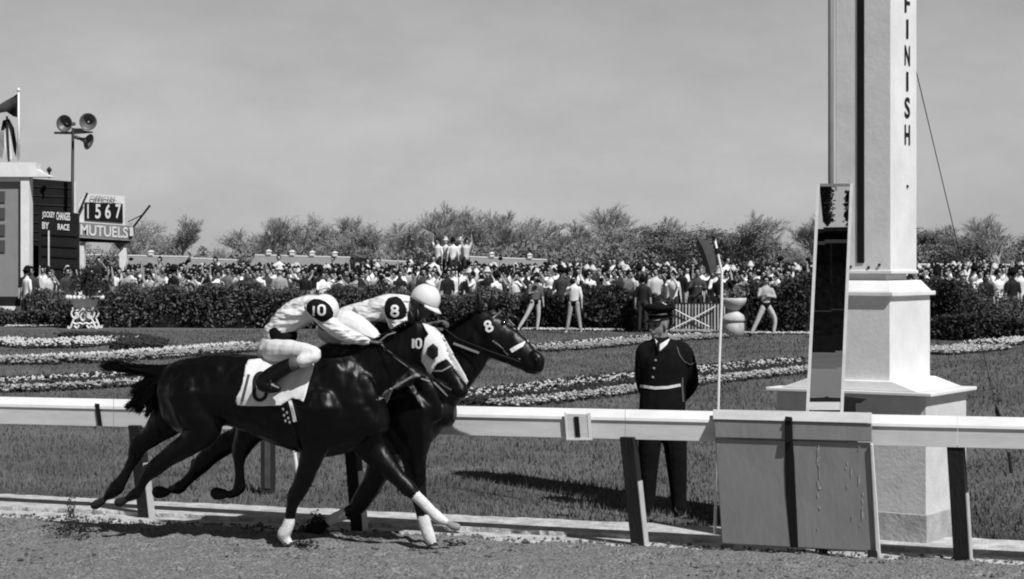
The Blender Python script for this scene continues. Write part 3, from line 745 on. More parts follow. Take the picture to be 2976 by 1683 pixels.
# horn loudspeakers
YS = 74.75
hp = U(212, 900, YS); hs = thing('loudspeaker_pole', 'dark pole carrying three horn loudspeakers above the black boards', 'loudspeakers', (hp.x, YS-.3, 0))
mb = MB(); mb.tube([(hp.x, YS-.3, 0), U(212, 372, YS-.3)], [.07, .055], 10); obj('pole', mb, M_dsteel, hs, True)
mb = MB(); pprism(mb, [(157, 383), (205, 383), (215, 373), (236, 373), (246, 380), (268, 382), (268, 386), (205, 390), (157, 389)], YS-.3, .12); obj('cross_arm', mb, M_dsteel, hs)
def horn(c, d, r, L, m=M_dsteel):
    d = Vector(d).normalized(); a = d.cross(Vector((0, 0, 1))).normalized(); b = a.cross(d)
    mb = MB(); pr = [(.04, -L), (.07, -L), (.075, -L*.75), (.05, -L*.7), (.08, -L*.4), (r*.5, -L*.2), (r*.8, -.06), (r, 0), (r*.97, .01), (r*.75, -.07), (r*.45, -L*.2), (.05, -L*.42)]
    n = 24; vs = []
    for q, z in pr:
        for j in range(n): t_ = 2*math.pi*j/n; vs.append(c+d*z+a*(q*math.cos(t_))+b*(q*math.sin(t_)))
    fs = [(i*n+j, i*n+(j+1) % n, (i+1)*n+(j+1) % n, (i+1)*n+j) for i in range(len(pr)-1) for j in range(n)]
    fs += [tuple(range(n-1, -1, -1)), tuple(range((len(pr)-1)*n, len(pr)*n))]
    mb.add(vs, fs)
    h = obj('horn', mb, m, hs, True)
    mb = MB(); add_loft(mb, ellipsoid(c-d*L*.3, a*.05, b*.05, d*.07).rings, 10); obj('driver_cap', mb, M_white, h)
M_horn = mat('horn_paint', .09, .45, spec=.5)
horn(U(187, 359, YS-.9), (-.25, -1, -.05), .33, .8, M_horn); horn(U(256, 354, YS-.9), (.12, -1, -.05), .33, .8, M_horn)
horn(U(258, 412, YS-.4), (1, -.35, -.35), .31, .62, M_horn)

# ------------------------------------------------------------------ urns
def urn(name, label, cx, ybase, prof, m, Yoff=0):
    B = G(cx, ybase); t = thing(name, label, 'urn', B); return t, B, F/B.y
# ornate iron planter table on the left
t, B, s = urn('ornate_planter', 'ornate white iron planter on scrolled legs before the left hedge', 247, 955, None, M_white)
top = B.z+(955-862)/s
mb = MB(); mb.lathe((B.x, B.y, 0), [(.1, top-.38), (.34, top-.37), (.38, top-.30), (.42, top-.12), (.50, top-.05), (.55, top-.04), (.58, top+.03), (.54, top+.03), (.5, top-.02)], 24); obj('bowl', mb, M_white, t, True)
mb = MB()
for j in range(22):
    a = 2*math.pi*j/22; add_loft(mb, ellipsoid((B.x+.57*math.cos(a), B.y+.57*math.sin(a), top-.03), Vector((.06, 0, 0)), Vector((0, .06, 0)), Vector((0, 0, .07))).rings, 8)
obj('beaded_rim', mb, M_white, t, True)
Kp = [[(215, 894), (228, 902), (240, 896), (247, 894)], [(247, 896), (236, 908), (224, 922), (216, 938), (211, 955)], [(222, 897), (214, 908), (217, 920), (227, 925), (234, 918), (230, 909), (224, 912)],
      [(247, 908), (240, 918), (243, 928), (247, 932)], [(217, 936), (228, 941), (238, 938), (247, 942)], [(222, 946), (230, 954), (236, 944)], [(211, 955), (204, 953), (206, 947)]]
for dy in (-.32, .32):
    mb = MB()
    for path in Kp:
        for sg in (1, -1):
            P_ = [Vector((B.x+sg*(x-247)/s*1.0, B.y+dy, max(.02, (955-y)/s))) for x, y in path]
            Q_ = [Vector(q) for q in catmull([list(p) for p in P_], 4)]; mb.tube(Q_, .032, 8)
    obj('scrolled_stand', mb, M_white, t, True)
mb = MB(); mb.lathe((B.x, B.y, 0), [(.1, top-.8), (.2, top-.74), (.24, top-.62), (.12, top-.5), (.1, top-.4)], 12); obj('centre_boss', mb, M_white, t, True)
# stone urn on the right
t, B, s = urn('stone_urn', 'pale stone urn on a round pedestal beside the picket gate', 2132, 978, None, M_white)
z = lambda y: (978-y)/s
M_stone = mat('pale_stone', .42, .85, .35, 5, .3, 30, detail=8)
mb = MB(); mb.lathe((B.x, B.y, 0), [(.32, 0), (.33, z(940)), (.3, z(935))], 20); obj('pedestal', mb, M_stone, t, True)
mb = MB(); mb.lathe((B.x, B.y, 0), [(.3, z(936)), (.36, z(933)), (.37, z(926)), (.3, z(916)), (.18, z(908)), (.12, z(902))], 20); obj('foot', mb, M_stone, t, True)
mb = MB(); mb.lathe((B.x, B.y, 0), [(.12, z(903)), (.2, z(897)), (.32, z(886)), (.37, z(876)), (.38, z(866)), (.34, z(866)), (.3, z(872))], 24); obj('bowl', mb, M_stone, t, True)

for o_ in list(bpy.data.objects):
    if o_.parent in (pil, fin) and o_.type == 'MESH' and o_.name.split('.')[0] not in ('letter', 'bolt', 'finial', 'paint_chip'): bevel(o_, .006)
# ------------------------------------------------------------------ race horses
M_coat = mat('dark_bay_coat', .0014, .40, .35, 5, 1.0, 6, spec=.23, detail=6, stretch=(1, 1, .4), bdet=2.5, bdist=.035)
M_coat2 = mat('dark_brown_coat', .002, .40, .35, 5, 1.0, 6, spec=.25, detail=6, stretch=(1, 1, .4), bdet=2.5, bdist=.035)
M_hoof = mat('hoof_horn', .012, .7)
M_sock = mat('white_bandage', .55, .8, .2, 30, .2, 60)
M_hair = mat('black_hair', .002, .6, spec=.12)
M_leather = mat('dark_leather', .006, .5, spec=.2)
M_strap = mat('pale_strap', .20, .6)
M_cloth = mat('white_saddle_cloth', .60, .85, .06, 12, .25, 14)
M_skin = mat('skin', .22, .6, .12, 20)
M_skin_d = mat('tanned_skin', .09, .6, .12, 20)
M_silk = mat('white_racing_silk', .60, .65, .05, 10, 1.0, 5.5, spec=.2, stretch=(1, 1, 2.4), bdet=2.2, bdist=.10)
M_breech = mat('white_breeches', .60, .7, .05, 10, .2, 12)
M_band = mat('black_armband', .006, .8, spec=.1)
M_boot = mat('black_boot', .004, .35, spec=.25)
M_navy = mat('dark_uniform_cloth', .0055, .9, .3, 14, .3, 25, spec=.1)
M_cuff = mat('boot_top', .075, .6)

ZH = 15.0
h10 = Fig(720, ZH, R(17)); 
p8 = h10.P(1080, 1300, 0)-h10.n*.52
h8 = Fig(CX+F*p8.x/p8.y, p8.y, R(17))

def hoof(fg, x, y, dx, dy, r, off, L=26, mi=1):          # a short cone, dx, dy: direction of the toe in the picture
    n = math.hypot(dx, dy); dx /= n; dy /= n
    return chain(fg, [(x-dx*L*.5, y-dy*L*.5, r*.72, off), (x, y, r*.95, off), (x+dx*L*.5, y+dy*L*.5, r, off)], .9, mi)

TAILCORE = [[(506, 1066, 13), (470, 1078, 16), (430, 1082, 17), (390, 1074, 9), (355, 1066, 3)], [(500, 1078, 14), (462, 1098, 24), (432, 1120, 26), (408, 1142, 18), (388, 1160, 5)], [(500, 1085, 14), (472, 1115, 22), (452, 1145, 20), (436, 1172, 11), (426, 1192, 3)]]
def tail_mesh(fg, dock, tips, n, seed, w0, core):
    rn = random.Random(seed); mb = MB()
    for i in range(n):
        t = tips[rn.randrange(len(tips))]
        sx, sy = dock[0]+rn.uniform(-8, 8), dock[1]+rn.uniform(-12, 14)
        mx, my = t[0]+rn.gauss(0, 8), t[1]+rn.gauss(0, 9)
        ex, ey = t[2]+rn.gauss(0, t[4]), t[3]+rn.gauss(0, t[4])
        off = rn.uniform(-.05, .05); P = []; rs = []
        for k in range(9):
            u = k/8; x = (1-u)**2*sx+2*u*(1-u)*mx+u*u*ex; y = (1-u)**2*sy+2*u*(1-u)*my+u*u*ey
            x += rn.gauss(0, .5); y += rn.gauss(0, .5)
            P.append(fg.P(x, y, off*(1+u))); rs.append((w0*(1-u*.85)+.3)/fg.s_(x))
        mb.tube(P, rs, 4)
    for core in (TAILCORE if dock[0] < 600 else []): add_loft(mb, chain(fg, core, .55).rings, 10)
    return mb

def ruck(o, size, strength, kind='CLOUDS'):
    t = bpy.data.textures.new('folds', kind); t.noise_scale = size
    d = o.modifiers.new('folds', 'DISPLACE'); d.texture = t; d.strength = strength; d.mid_level = .5; d.texture_coords = 'LOCAL'
    return o
def build_horse(fg, nm, label, body, mats, ears, tail, mane):
    root = thing(nm, label, 'horse', tuple(fg.P(900, 1500, 0)[:2])+(0,))
    b = fuse('body', body, mats, root, .011, 5, 20)
    bv = bvh_of(b)
    ruck(b, .22, .03)
    if tail: obj('tail', tail_mesh(*tail), M_hair, root, True)
    for i, (bx, by, tx, ty, o) in enumerate(ears):
        mb = MB(); L = math.hypot(tx-bx, ty-by)
        p = chain(fg, [(bx, by, 9, o, .8), ((bx*2+tx)/3, (by*2+ty)/3, 10.5, o, .7), ((bx+tx*2)/3, (by+ty*2)/3, 7.5, o, .6), (tx, ty, 1.2, o, .6)])
        add_loft(mb, p.rings, 12); obj('ear', mb, mats[0], root, True)
    if mane:
        rn = random.Random(9); mb = MB()
        for i in range(260):
            u = rn.random(); k = min(int(u*(len(mane)-1)), len(mane)-2); f = u*(len(mane)-1)-k
            x = mane[k][0]*(1-f)+mane[k+1][0]*f; y = mane[k][1]*(1-f)+mane[k+1][1]*f
            L = rn.uniform(8, 20); dx = -L+rn.gauss(0, 2); dy = rn.uniform(-1, 8)
            o = rn.uniform(-.04, .05)
            mb.tube([fg.P(x+6, y+8, o), fg.P(x+dx*.4, y+dy*.3-3, o+.02), fg.P(x+dx, y+dy, o+.03)], [.005, .004, .001], 4)
        obj('mane', mb, M_hair, root, True)
    return root, b, bv

# ---- the nearer horse, number 10
ne, fa = .13, -.13
b10 = [
 trunk(h10, [(474, 1080, 1170, .09), (492, 1058, 1228, .19), (540, 1040, 1262, .265), (595, 1031, 1264, .29), (650, 1028, 1240, .285), (705, 1030, 1250, .285), (765, 1032, 1274, .295), (830, 1030, 1300, .30), (885, 1020, 1320, .285), (940, 1004, 1330, .26), (1000, 1004, 1318, .235), (1050, 1030, 1298, .22), (1080, 1070, 1272, .19), (1098, 1130, 1250, .13)]),
 chain(h10, [(960, 1110, 115), (1020, 1100, 100), (1080, 1072, 82), (1125, 1044, 68), (1170, 1014, 58), (1203, 990, 48)], .52),
 chain(h10, [(1208, 958, 34, 0, .75), (1228, 985, 47, 0, .62), (1246, 1015, 52, 0, .56), (1268, 1050, 43, 0, .58), (1292, 1082, 34, 0, .62), (1316, 1110, 27, 0, .68), (1334, 1130, 23, 0, .85), (1342, 1140, 20, 0, .9)]),
 # hind legs
 chain(h10, [(560, 1140, 85, ne), (575, 1200, 72, ne), (592, 1245, 52, ne), (556, 1284, 38, ne), (515, 1311, 31, ne), (476, 1338, 26, ne), (440, 1368, 23, ne), (421, 1394, 14.5, ne), (407, 1418, 13, ne), (394, 1436, 17.5, ne), (374, 1448, 12, ne)], .85),
 chain(h10, [(424, 1356, 11, ne), (432, 1374, 15, ne)], .8),
 hoof(h10, 356, 1456, -.9, .35, 14, ne),
 chain(h10, [(530, 1140, 80, fa), (500, 1200, 60, fa), (468, 1240, 44, fa), (432, 1272, 33, fa), (404, 1298, 27, fa), (390, 1332, 18, fa), (374, 1360, 14.5, fa), (357, 1391, 14, fa), (338, 1419, 18.5, fa), (314, 1443, 12.5, fa)], .85),
 chain(h10, [(388, 1280, 11, fa), (394, 1304, 16, fa)], .8),
 hoof(h10, 288, 1462, -.85, .5, 15, fa, 30),
 # front legs: the standing one, then the reaching one
 chain(h10, [(930, 1180, 90, ne), (925, 1250, 66, ne), (910, 1305, 40, ne), (896, 1362, 30, ne), (874, 1412, 25, ne), (856, 1442, 25, ne), (847, 1474, 18, ne), (840, 1510, 15, ne)], .85),
 chain(h10, [(840, 1512, 15.5, ne), (834, 1534, 16, ne), (826, 1552, 18.5, ne), (830, 1568, 14, ne), (836, 1576, 14, ne)], .95, 2),
 hoof(h10, 842, 1586, .7, .65, 15, ne, 24),
 chain(h10, [(1010, 1190, 85, -.05), (1050, 1245, 62, -.07), (1086, 1310, 41, -.08), (1122, 1352, 31, -.08), (1158, 1390, 25, -.08), (1187, 1420, 23, -.08), (1208, 1440, 17, -.08)], .9),
 chain(h10, [(1208, 1440, 17, -.08), (1235, 1466, 16, -.08), (1258, 1489, 16, -.08), (1274, 1504, 18, -.08), (1294, 1515, 14, -.08)], .95, 2),
 hoof(h10, 1314, 1526, .9, .42, 15, -.08, 30, 3),
 # muscles that catch the light
 chain(h10, [(955, 1070, 40, .165), (985, 1150, 48, .17), (1005, 1215, 42, .155), (1030, 1260, 28, .13)], .5),
 chain(h10, [(1056, 1200, 36, .11), (1078, 1240, 32, .09)], .9),
 chain(h10, [(1040, 1110, 40, .12), (1062, 1160, 38, .12), (1070, 1200, 28, .10)], .6),
 chain(h10, [(900, 1190, 40, .20), (912, 1250, 36, .17), (905, 1300, 24, .14)], .6),
 chain(h10, [(640, 1090, 60, .17), (610, 1160, 60, .17), (600, 1220, 40, .16)], .55),
]
tail10 = (h10, (498, 1070), [(425, 1086, 297, 1064, 6), (425, 1082, 312, 1058, 8), (430, 1090, 345, 1066, 12), (440, 1110, 388, 1140, 8), (440, 1125, 368, 1184, 4), (445, 1125, 380, 1182, 6), (455, 1128, 398, 1194, 6), (470, 1130, 425, 1208, 4), (450, 1100, 405, 1122, 9), (450, 1110, 400, 1150, 12)], 1150, 4, 1.5, None)
H10, B10, V10 = build_horse(h10, 'race_horse', 'dark race horse numbered 10, the nearer of the two, wearing a white hood', b10, [M_coat, M_hoof, M_sock, mat('pale_hoof', .22, .7)],
    [(1196, 936, 1190, 900, .05), (1212, 930, 1212, 898, -.06)], tail10, [(965, 998), (1020, 1004), (1075, 998), (1120, 974), (1160, 950), (1198, 932)])

def seg_int(fg, bv, polys_path, name, m, root, side=1, lift=.008, nsub=26, thick=.01):
    """a cloth patch: a grid over quad corners (TL, TR, BR, BL) laid on the body; edges may be given as callables"""
    TL, TR, BR, BL = polys_path; vs = []; fs = []; n = nsub
    for j in range(n+1):
        for i in range(n+1):
            a, b = i/n, j/n
            x = (TL[0]*(1-a)+TR[0]*a)*(1-b)+(BL[0]*(1-a)+BR[0]*a)*b; y = (TL[1]*(1-a)+TR[1]*a)*(1-b)+(BL[1]*(1-a)+BR[1]*a)*b
            vs.append(stick(fg, bv, x, y, side, lift+.004*math.sin(x*.12+y*.05)))
    for j in range(n):
        for i in range(n): k = j*(n+1)+i; fs.append((k, k+n+1, k+n+2, k+1) if side > 0 else (k, k+1, k+n+2, k+n+1))
    mb = MB(); mb.add(vs, fs)
    o = obj(name, mb, m, root, True); md = o.modifiers.new('s', 'SOLIDIFY'); md.thickness = thick; md.offset = 0
    return o
def poly_cloth(fg, bv, poly, name, m, root, side=1, lift=.01, step=6, thick=.008):
    """cloth of any outline laid on the body: the polygon is cut by a grid"""
    bmx = bmesh.new(); vv = [bmx.verts.new((x, y, 0)) for x, y in poly]; bmx.faces.new(vv)
    xs = [p[0] for p in poly]; ys = [p[1] for p in poly]
    x = min(xs)+step
    while x < max(xs):
        bmesh.ops.bisect_plane(bmx, geom=bmx.verts[:]+bmx.edges[:]+bmx.faces[:], plane_co=(x, 0, 0), plane_no=(1, 0, 0)); x += step
    y = min(ys)+step
    while y < max(ys):
        bmesh.ops.bisect_plane(bmx, geom=bmx.verts[:]+bmx.edges[:]+bmx.faces[:], plane_co=(0, y, 0), plane_no=(0, 1, 0)); y += step
    bmesh.ops.triangulate(bmx, faces=bmx.faces[:])
    bmx.verts.index_update(); mb = MB(); last = None
    vs = []
    for v in bmx.verts:
        vs.append(stick(fg, bv, v.co.x, v.co.y, side, lift+.003*math.sin(v.co.x*.15+v.co.y*.07)))
    mb.add(vs, [tuple(v.index for v in f.verts) for f in bmx.faces]); bmx.free()
    o = obj(name, mb, m, root, True); md = o.modifiers.new('s', 'SOLIDIFY'); md.thickness = thick; md.offset = 0
    return o
# saddle cloth, front flap, number
cloth_poly = [(724, 1046), (790, 1040), (850, 1038), (905, 1032), (914, 1052), (910, 1080), (900, 1110), (889, 1150), (883, 1168), (866, 1160), (850, 1157), (838, 1165), (826, 1172), (818, 1178), (760, 1180), (705, 1179), (692, 1177), (687, 1168), (690, 1154), (702, 1132), (708, 1110), (713, 1080), (716, 1062)]
sc_ = poly_cloth(h10, V10, cloth_poly, 'saddle_cloth', M_cloth, H10, lift=.014)
poly_cloth(h10, V10, [(724, 1046), (905, 1036), (905, 1110), (720, 1110)], 'saddle_cloth', M_cloth, H10, -1, .014)
mbn = digit_on(h10, V10, '1', 706, 1086, 726, 1168, 7, skew=.25, lift=.026); o = obj('number', mbn, mat('faded_black', .06, .8), sc_)
mbn = digit_on(h10, V10, '0', 735, 1080, 785, 1166, 10, skew=.05, lift=.026); obj('number', mbn, M_black, sc_)
mb = strip(h10, V10, [(836, 1140), (845, 1170), (854, 1205), (858, 1226)], 9, 1, .012); obj('girth_strap', mb, M_sock, H10)
mb = strip(h10, V10, [(826, 1140), (840, 1190), (852, 1250), (870, 1312)], 8, 1, .006); obj('girth_strap', mb, M_leather, H10)
for (x, y) in ((823, 1190), (826, 1208), (830, 1224), (838, 1216), (842, 1228), (834, 1200)):
    c = stick(h10, V10, x, y, 1, .006); mb = MB(); add_loft(mb, ellipsoid(c, h10.d*.010, Vector((0, 0, .013)), h10.n*.006).rings, 8); obj('buckle', mb, M_strap, H10)
# white blinker hood
hood = poly_cloth(h10, V10, [(1228, 940), (1244, 944), (1262, 952), (1274, 962), (1284, 974), (1296, 990), (1308, 1012), (1316, 1030), (1330, 1052), (1352, 1090), (1361, 1110), (1356, 1118), (1342, 1102), (1326, 1080), (1310, 1056), (1298, 1044), (1284, 1050), (1270, 1058), (1262, 1072), (1252, 1088), (1243, 1078), (1236, 1064), (1226, 1050), (1226, 1030), (1232, 1008), (1236, 985), (1246, 972), (1238, 958)], 'blinker_hood', M_cloth, H10, lift=.010, step=5)
poly_cloth(h10, V10, [(1228, 946), (1284, 974), (1316, 1030), (1300, 1044), (1262, 1072), (1243, 1078), (1226, 1050), (1236, 985)], 'blinker_hood', M_cloth, H10, -1, .010, 5)
ec = stick(h10, V10, 1261, 1022, 1, .03)
mb = MB(); pr = [ec+h10.d*(.047*math.cos(t))+Vector((0, 0, .062*math.sin(t))) for t in [2*math.pi*i/6+.5 for i in range(6)]]
pr2 = [ec+h10.n*.03+h10.d*(.035*math.cos(t)-.005)+Vector((0, 0, .046*math.sin(t))) for t in [2*math.pi*i/6+.5 for i in range(6)]]
mb.add(pr+pr2, [(0, 5, 4, 3, 2, 1), (6, 7, 8, 9, 10, 11)]+[(i, (i+1) % 6, (i+1) % 6+6, i+6) for i in range(6)]); obj('blinker_cup', mb, M_leather, H10)
mb = digit_on(h10, V10, '1', 1197, 984, 1208, 1012, 7, lift=.02); obj('head_number', mb, M_cloth, H10)
mb = digit_on(h10, V10, '0', 1208, 984, 1228, 1012, 5.5, lift=.02); obj('head_number', mb, M_cloth, H10)
for pth, wd, m in (([(1240, 1076), (1262, 1098), (1290, 1122), (1312, 1134)], 4, M_strap), ([(1258, 1078), (1285, 1078), (1318, 1060)], 4, M_strap), ([(1104, 996), (1118, 1014), (1140, 1030), (1163, 1048), (1205, 1080), (1262, 1100)], 5, M_strap),
                   ([(1198, 1094), (1160, 1116), (1120, 1140), (1096, 1162)], 6, M_strap)):
    for sd_ in (1, -1): obj('bridle', strip(h10, V10, pth, wd, sd_, .008), m, H10)
# ---- the farther horse, number 8
n8, f8 = .12, -.12
b8 = [
 trunk(h8, [(694, 1090, 1180, .09), (712, 1066, 1222, .18), (745, 1048, 1262, .25), (800, 1040, 1296, .29), (880, 1038, 1302, .29), (960, 1032, 1306, .28), (1040, 1020, 1312, .26), (1110, 1018, 1322, .25), (1170, 1030, 1326, .24), (1225, 1055, 1312, .22), (1262, 1095, 1280, .18), (1284, 1140, 1245, .12)]),
 chain(h8, [(1130, 1160, 135), (1190, 1140, 122), (1235, 1118, 110), (1282, 1085, 94), (1322, 1048, 84), (1355, 1013, 76), (1384, 982, 68), (1402, 950, 54)], .46),
 chain(h8, [(1398, 928, 36, 0, .8), (1415, 955, 56, 0, .56), (1432, 982, 62, 0, .5), (1470, 1002, 54, 0, .5), (1505, 1026, 44, 0, .54), (1532, 1046, 37, 0, .6), (1550, 1062, 31, 0, .75), (1558, 1068, 25, 0, .85)]),
 chain(h8, [(1552, 1034, 16, .02, 1), (1566, 1046, 17, .02, 1), (1566, 1070, 16, .02, 1)]),
 chain(h8, [(775, 1150, 80, f8), (745, 1210, 56, f8), (704, 1264, 34, f8), (655, 1292, 32, f8), (612, 1322, 28, f8), (582, 1356, 25, f8), (558, 1382, 17, f8), (536, 1404, 15.5, f8), (520, 1418, 19, f8), (497, 1424, 12.5, f8)], .85),
 chain(h8, [(566, 1342, 11, f8), (570, 1362, 16, f8)], .8),
 hoof(h8, 470, 1432, -.85, -.1, 19, f8, 26),
 chain(h8, [(780, 1160, 84, n8), (752, 1225, 56, n8), (718, 1275, 36, n8), (698, 1318, 26, n8), (695, 1350, 17, n8), (696, 1384, 15, n8), (697, 1412, 19, n8), (688, 1430, 15, n8), (668, 1438, 12.5, n8)], .85),
 hoof(h8, 640, 1434, -.95, -.15, 19, n8, 28),
 chain(h8, [(1180, 1200, 92, n8), (1196, 1270, 62, n8), (1201, 1330, 38, n8), (1207, 1385, 30, n8), (1214, 1432, 25, n8), (1222, 1470, 18.5, n8), (1230, 1505, 16.5, n8)], .85),
 chain(h8, [(1230, 1506, 17.5, n8), (1238, 1530, 17.5, n8), (1247, 1556, 18.5, n8), (1253, 1572, 15.5, n8)], .95, 2),
 hoof(h8, 1257, 1582, .35, .93, 14, n8, 18),
 chain(h8, [(1140, 1230, 88, f8), (1125, 1300, 58, f8), (1102, 1365, 38, f8), (1074, 1420, 30, f8), (1046, 1462, 25, f8), (1030, 1480, 21, f8), (1005, 1492, 17, f8)], .85),
 chain(h8, [(1006, 1491, 17.5, f8), (980, 1502, 16.5, f8), (958, 1514, 17, f8)], .9, 2),
 chain(h8, [(958, 1514, 16, f8), (944, 1524, 14, f8)], .9),
 hoof(h8, 928, 1536, -.8, .6, 17, f8, 30),
 chain(h8, [(1225, 1105, 26, .17), (1250, 1160, 30, .165), (1262, 1215, 26, .14)], .5),
 chain(h8, [(1180, 1130, 20, .21), (1210, 1190, 24, .2), (1225, 1240, 20, .18)], .5),
]
H8, B8, V8 = build_horse(h8, 'race_horse', 'dark race horse numbered 8, the farther one with its head stretched in front', b8, [M_coat2, M_hoof, M_sock],
    [(1394, 902, 1389, 845, .05), (1424, 896, 1436, 862, -.03)], (h8, (700, 1080), [(660, 1090, 620, 1110, 10), (660, 1110, 630, 1150, 12)], 200, 5, 1.5, None), [(1180, 1010), (1240, 990), (1300, 960), (1340, 930), (1380, 905)])
def nose_band(fg, bv, root, p0, p1, wd, m):
    for sd_ in (1, -1): obj('noseband', strip(fg, bv, [p0, ((p0[0]+p1[0])/2, (p0[1]+p1[1])/2-1.5), p1], wd, sd_, .008, .008, 8), m, root)
M_fleece = mat('white_noseband', .7, .9, .1, 30, .6, 60)
nose_band(h8, V8, H8, (1485, 1020), (1535, 994), 12, M_fleece)
mb = digit_on(h8, V8, '8', 1409, 932, 1433, 964, 6.5, lift=.016, rot=-.35); obj('head_number', mb, M_cloth, H8)
for pth, wd, m in (([(1433, 924), (1446, 912), (1456, 905)], 4, M_strap), ([(1456, 906), (1470, 924), (1490, 946), (1502, 956)], 4, M_leather), ([(1476, 930), (1484, 940), (1492, 948)], 6, M_strap),
                   ([(1432, 990), (1450, 1004), (1470, 1024), (1478, 1032)], 4, M_strap), ([(1500, 1030), (1512, 1044)], 5, M_strap), ([(1318, 998), (1350, 1010), (1392, 1026)], 6, M_strap),
                   ([(1225, 1100), (1262, 1112), (1290, 1140), (1308, 1158)], 4, M_strap), ([(1436, 912), (1428, 960), (1440, 1000), (1520, 1058)], 4, M_leather)):
    for sd_ in (1, -1): obj('bridle', strip(h8, V8, pth, wd, sd_, .006), m, H8)
for (x, y, r) in ((1558, 1046, .013),):
    c = stick(h8, V8, x, y, 1, .001); mb = MB(); add_loft(mb, ellipsoid(c, h8.d*.012, Vector((0, 0, .018)), h8.n*.006).rings, 8); obj('nostril', mb, M_black, H8)
c = stick(h8, V8, 1462, 938, 1, .0); mb = MB(); add_loft(mb, ellipsoid(c, h8.d*.020, Vector((0, 0, .014)), h8.n*.012).rings, 10); obj('eye', mb, mat('dark_eye', .01, .1, spec=.8), H8, True)
poly_cloth(h8, V8, [(900, 1036), (1000, 1032), (1080, 1036), (1105, 1120), (1100, 1160), (940, 1170), (900, 1120)], 'saddle_cloth', M_cloth, H8, lift=.012)
poly_cloth(h8, V8, [(1098, 1170), (1118, 1150), (1140, 1128), (1144, 1134), (1132, 1160), (1112, 1196), (1100, 1196)], 'breast_girth', M_cloth, H8, lift=.03)

# ------------------------------------------------------------------ jockeys
def jockey(fg, nm, label, torso, legs, arms, headspec, num, oneck, extra=None):
    root_parts = []
    # the skin body: a touch slimmer than the clothing, fused in one surface
    def slim(pts, k=.86): return [tuple([p[0], p[1], p[2]*k]+list(p[3:])) for p in pts]
    hc, hf, hu = headspec
    parts = [chain(fg, slim(torso), 1.1)]+[chain(fg, slim(l)) for l in legs]
    wr = []
    for a in arms:
        parts.append(chain(fg, slim(a, .7)))
        p0, p1 = fg.P(a[-2][0], a[-2][1], a[-2][3]), fg.P(a[-1][0], a[-1][1], a[-1][3]); wr.append((p1, (p1-p0).normalized()))
    sgn = 1
    for (p, d), a in zip(wr, arms):
        parts += hand(p-d*.01, d, Vector((0, 0, -1)), -fg.n*(1 if a[-1][3] > 0 else -1), 1.0, .75)
    parts += head(hc, hf, hu)
    parts.append(chain3([fg.P(*oneck), hc-hu*.05-hf*.01], [.055, .052]))
    o = fuse(nm, parts, M_skin_d, None, .0065, 2, 12)
    tag(o, label, 'person')
    eyes('eye', hc, hf, hu, o, M_black)
    return o
def cloth_part(name, fg, chains, m, parent, wf=1.0, voxel=.010, extra=()):
    return fuse(name, [chain(fg, c, wf) for c in chains]+list(extra), m, parent, voxel, 2, 14)
def helmet(parent, c, f, u, m, peakm, size=1.0, pompom=True):
    f = f.normalized(); u = (u-f*u.dot(f)).normalized(); r = f.cross(u)
    mb = MB(); vs = []; fs = []; n = 24; K = 9
    for i in range(K+1):
        t = math.pi*.58*i/K
        for j in range(n):
            a = 2*math.pi*j/n
            vs.append(c+u*(.128*math.cos(t)*size+.012)+(f*(math.cos(a)*.128)+r*(math.sin(a)*.105))*math.sin(t)*size)
    fs = [(i*n+j, i*n+(j+1) % n, (i+1)*n+(j+1) % n, (i+1)*n+j) for i in range(K) for j in range(n)]
    mb.add(vs, fs); h = obj('helmet', mb, m, parent, True); h.modifiers.new('s', 'SOLIDIFY').thickness = .012
    mb = MB(); vs = []
    for k, rad in enumerate((0, 1)):
        for j in range(13):
            a = -1.15+2.3*j/12
            vs.append(c-u*(.004+rad*.022)+f*(math.cos(a)*(.118+rad*.062*math.cos(a)))*size+r*math.sin(a)*(.098+rad*.014)*size)
    mb.add(vs, [(j, j+1, 14+j, 13+j) for j in range(12)]); pk = obj('peak', mb, peakm, h, True); pk.modifiers.new('s', 'SOLIDIFY').thickness = .008
    if pompom:
        mb = MB(); add_loft(mb, ellipsoid(c+u*.145*size-f*.02, r*.035, f*.045, u*.022).rings, 12); obj('cap_button', mb, m, h, True)
    mb = MB(); mb.tube([c+r*.085-u*.02, c+r*.075-u*.09+f*.03, c-u*.118+f*.045, c-r*.075-u*.09+f*.03, c-r*.085-u*.02], .006, 6); obj('chin_strap', mb, M_leather, h)
    return h

# jockey on horse 10
j = h10
t10 = [(787, 1008, 34, 0), (802, 970, 35, 0), (830, 938, 37, 0), (864, 912, 40, 0), (898, 896, 37, 0), (925, 888, 28, 0)]
legN = [(790, 1022, 33, .09), (830, 1022, 33, .16), (875, 1024, 27, .24), (910, 1029, 20, .30), (908, 1038, 17, .33), (880, 1048, 18, .345), (846, 1060, 19, .35), (814, 1076, 21, .36), (788, 1094, 23, .37), (765, 1112, 21, .38), (784, 1124, 17, .385), (808, 1131, 8, .385)]
legF = [(x, y, r, -o) for x, y, r, o in legN]
armN = [(912, 892, 20, .18), (940, 922, 17, .19), (966, 948, 15, .20), (1010, 972, 14, .16), (1066, 992, 9, .09), (1082, 994, 8, .07)]
armF = [(912, 892, 20, -.18), (945, 915, 18, -.22), (975, 945, 16, -.22), (1020, 968, 14, -.14), (1075, 985, 9, -.08), (1092, 988, 8, -.06)]
hc = h10.P(938, 911, -.06); hf = (h10.d*.93+Vector((0, 0, -.38))+h10.n*.12).normalized(); hu = Vector((0, 0, 1))+h10.d*.35
J10 = jockey(j, 'person', 'jockey in white silks numbered 10 crouching over the nearer horse', t10, [legN, legF], [armN, armF], (hc, hf, hu), 10, (925, 890, 0))
grow = lambda pts, k=1.0, e=0: [tuple([p[0], p[1], p[2]*k+e]+list(p[3:])) for p in pts]
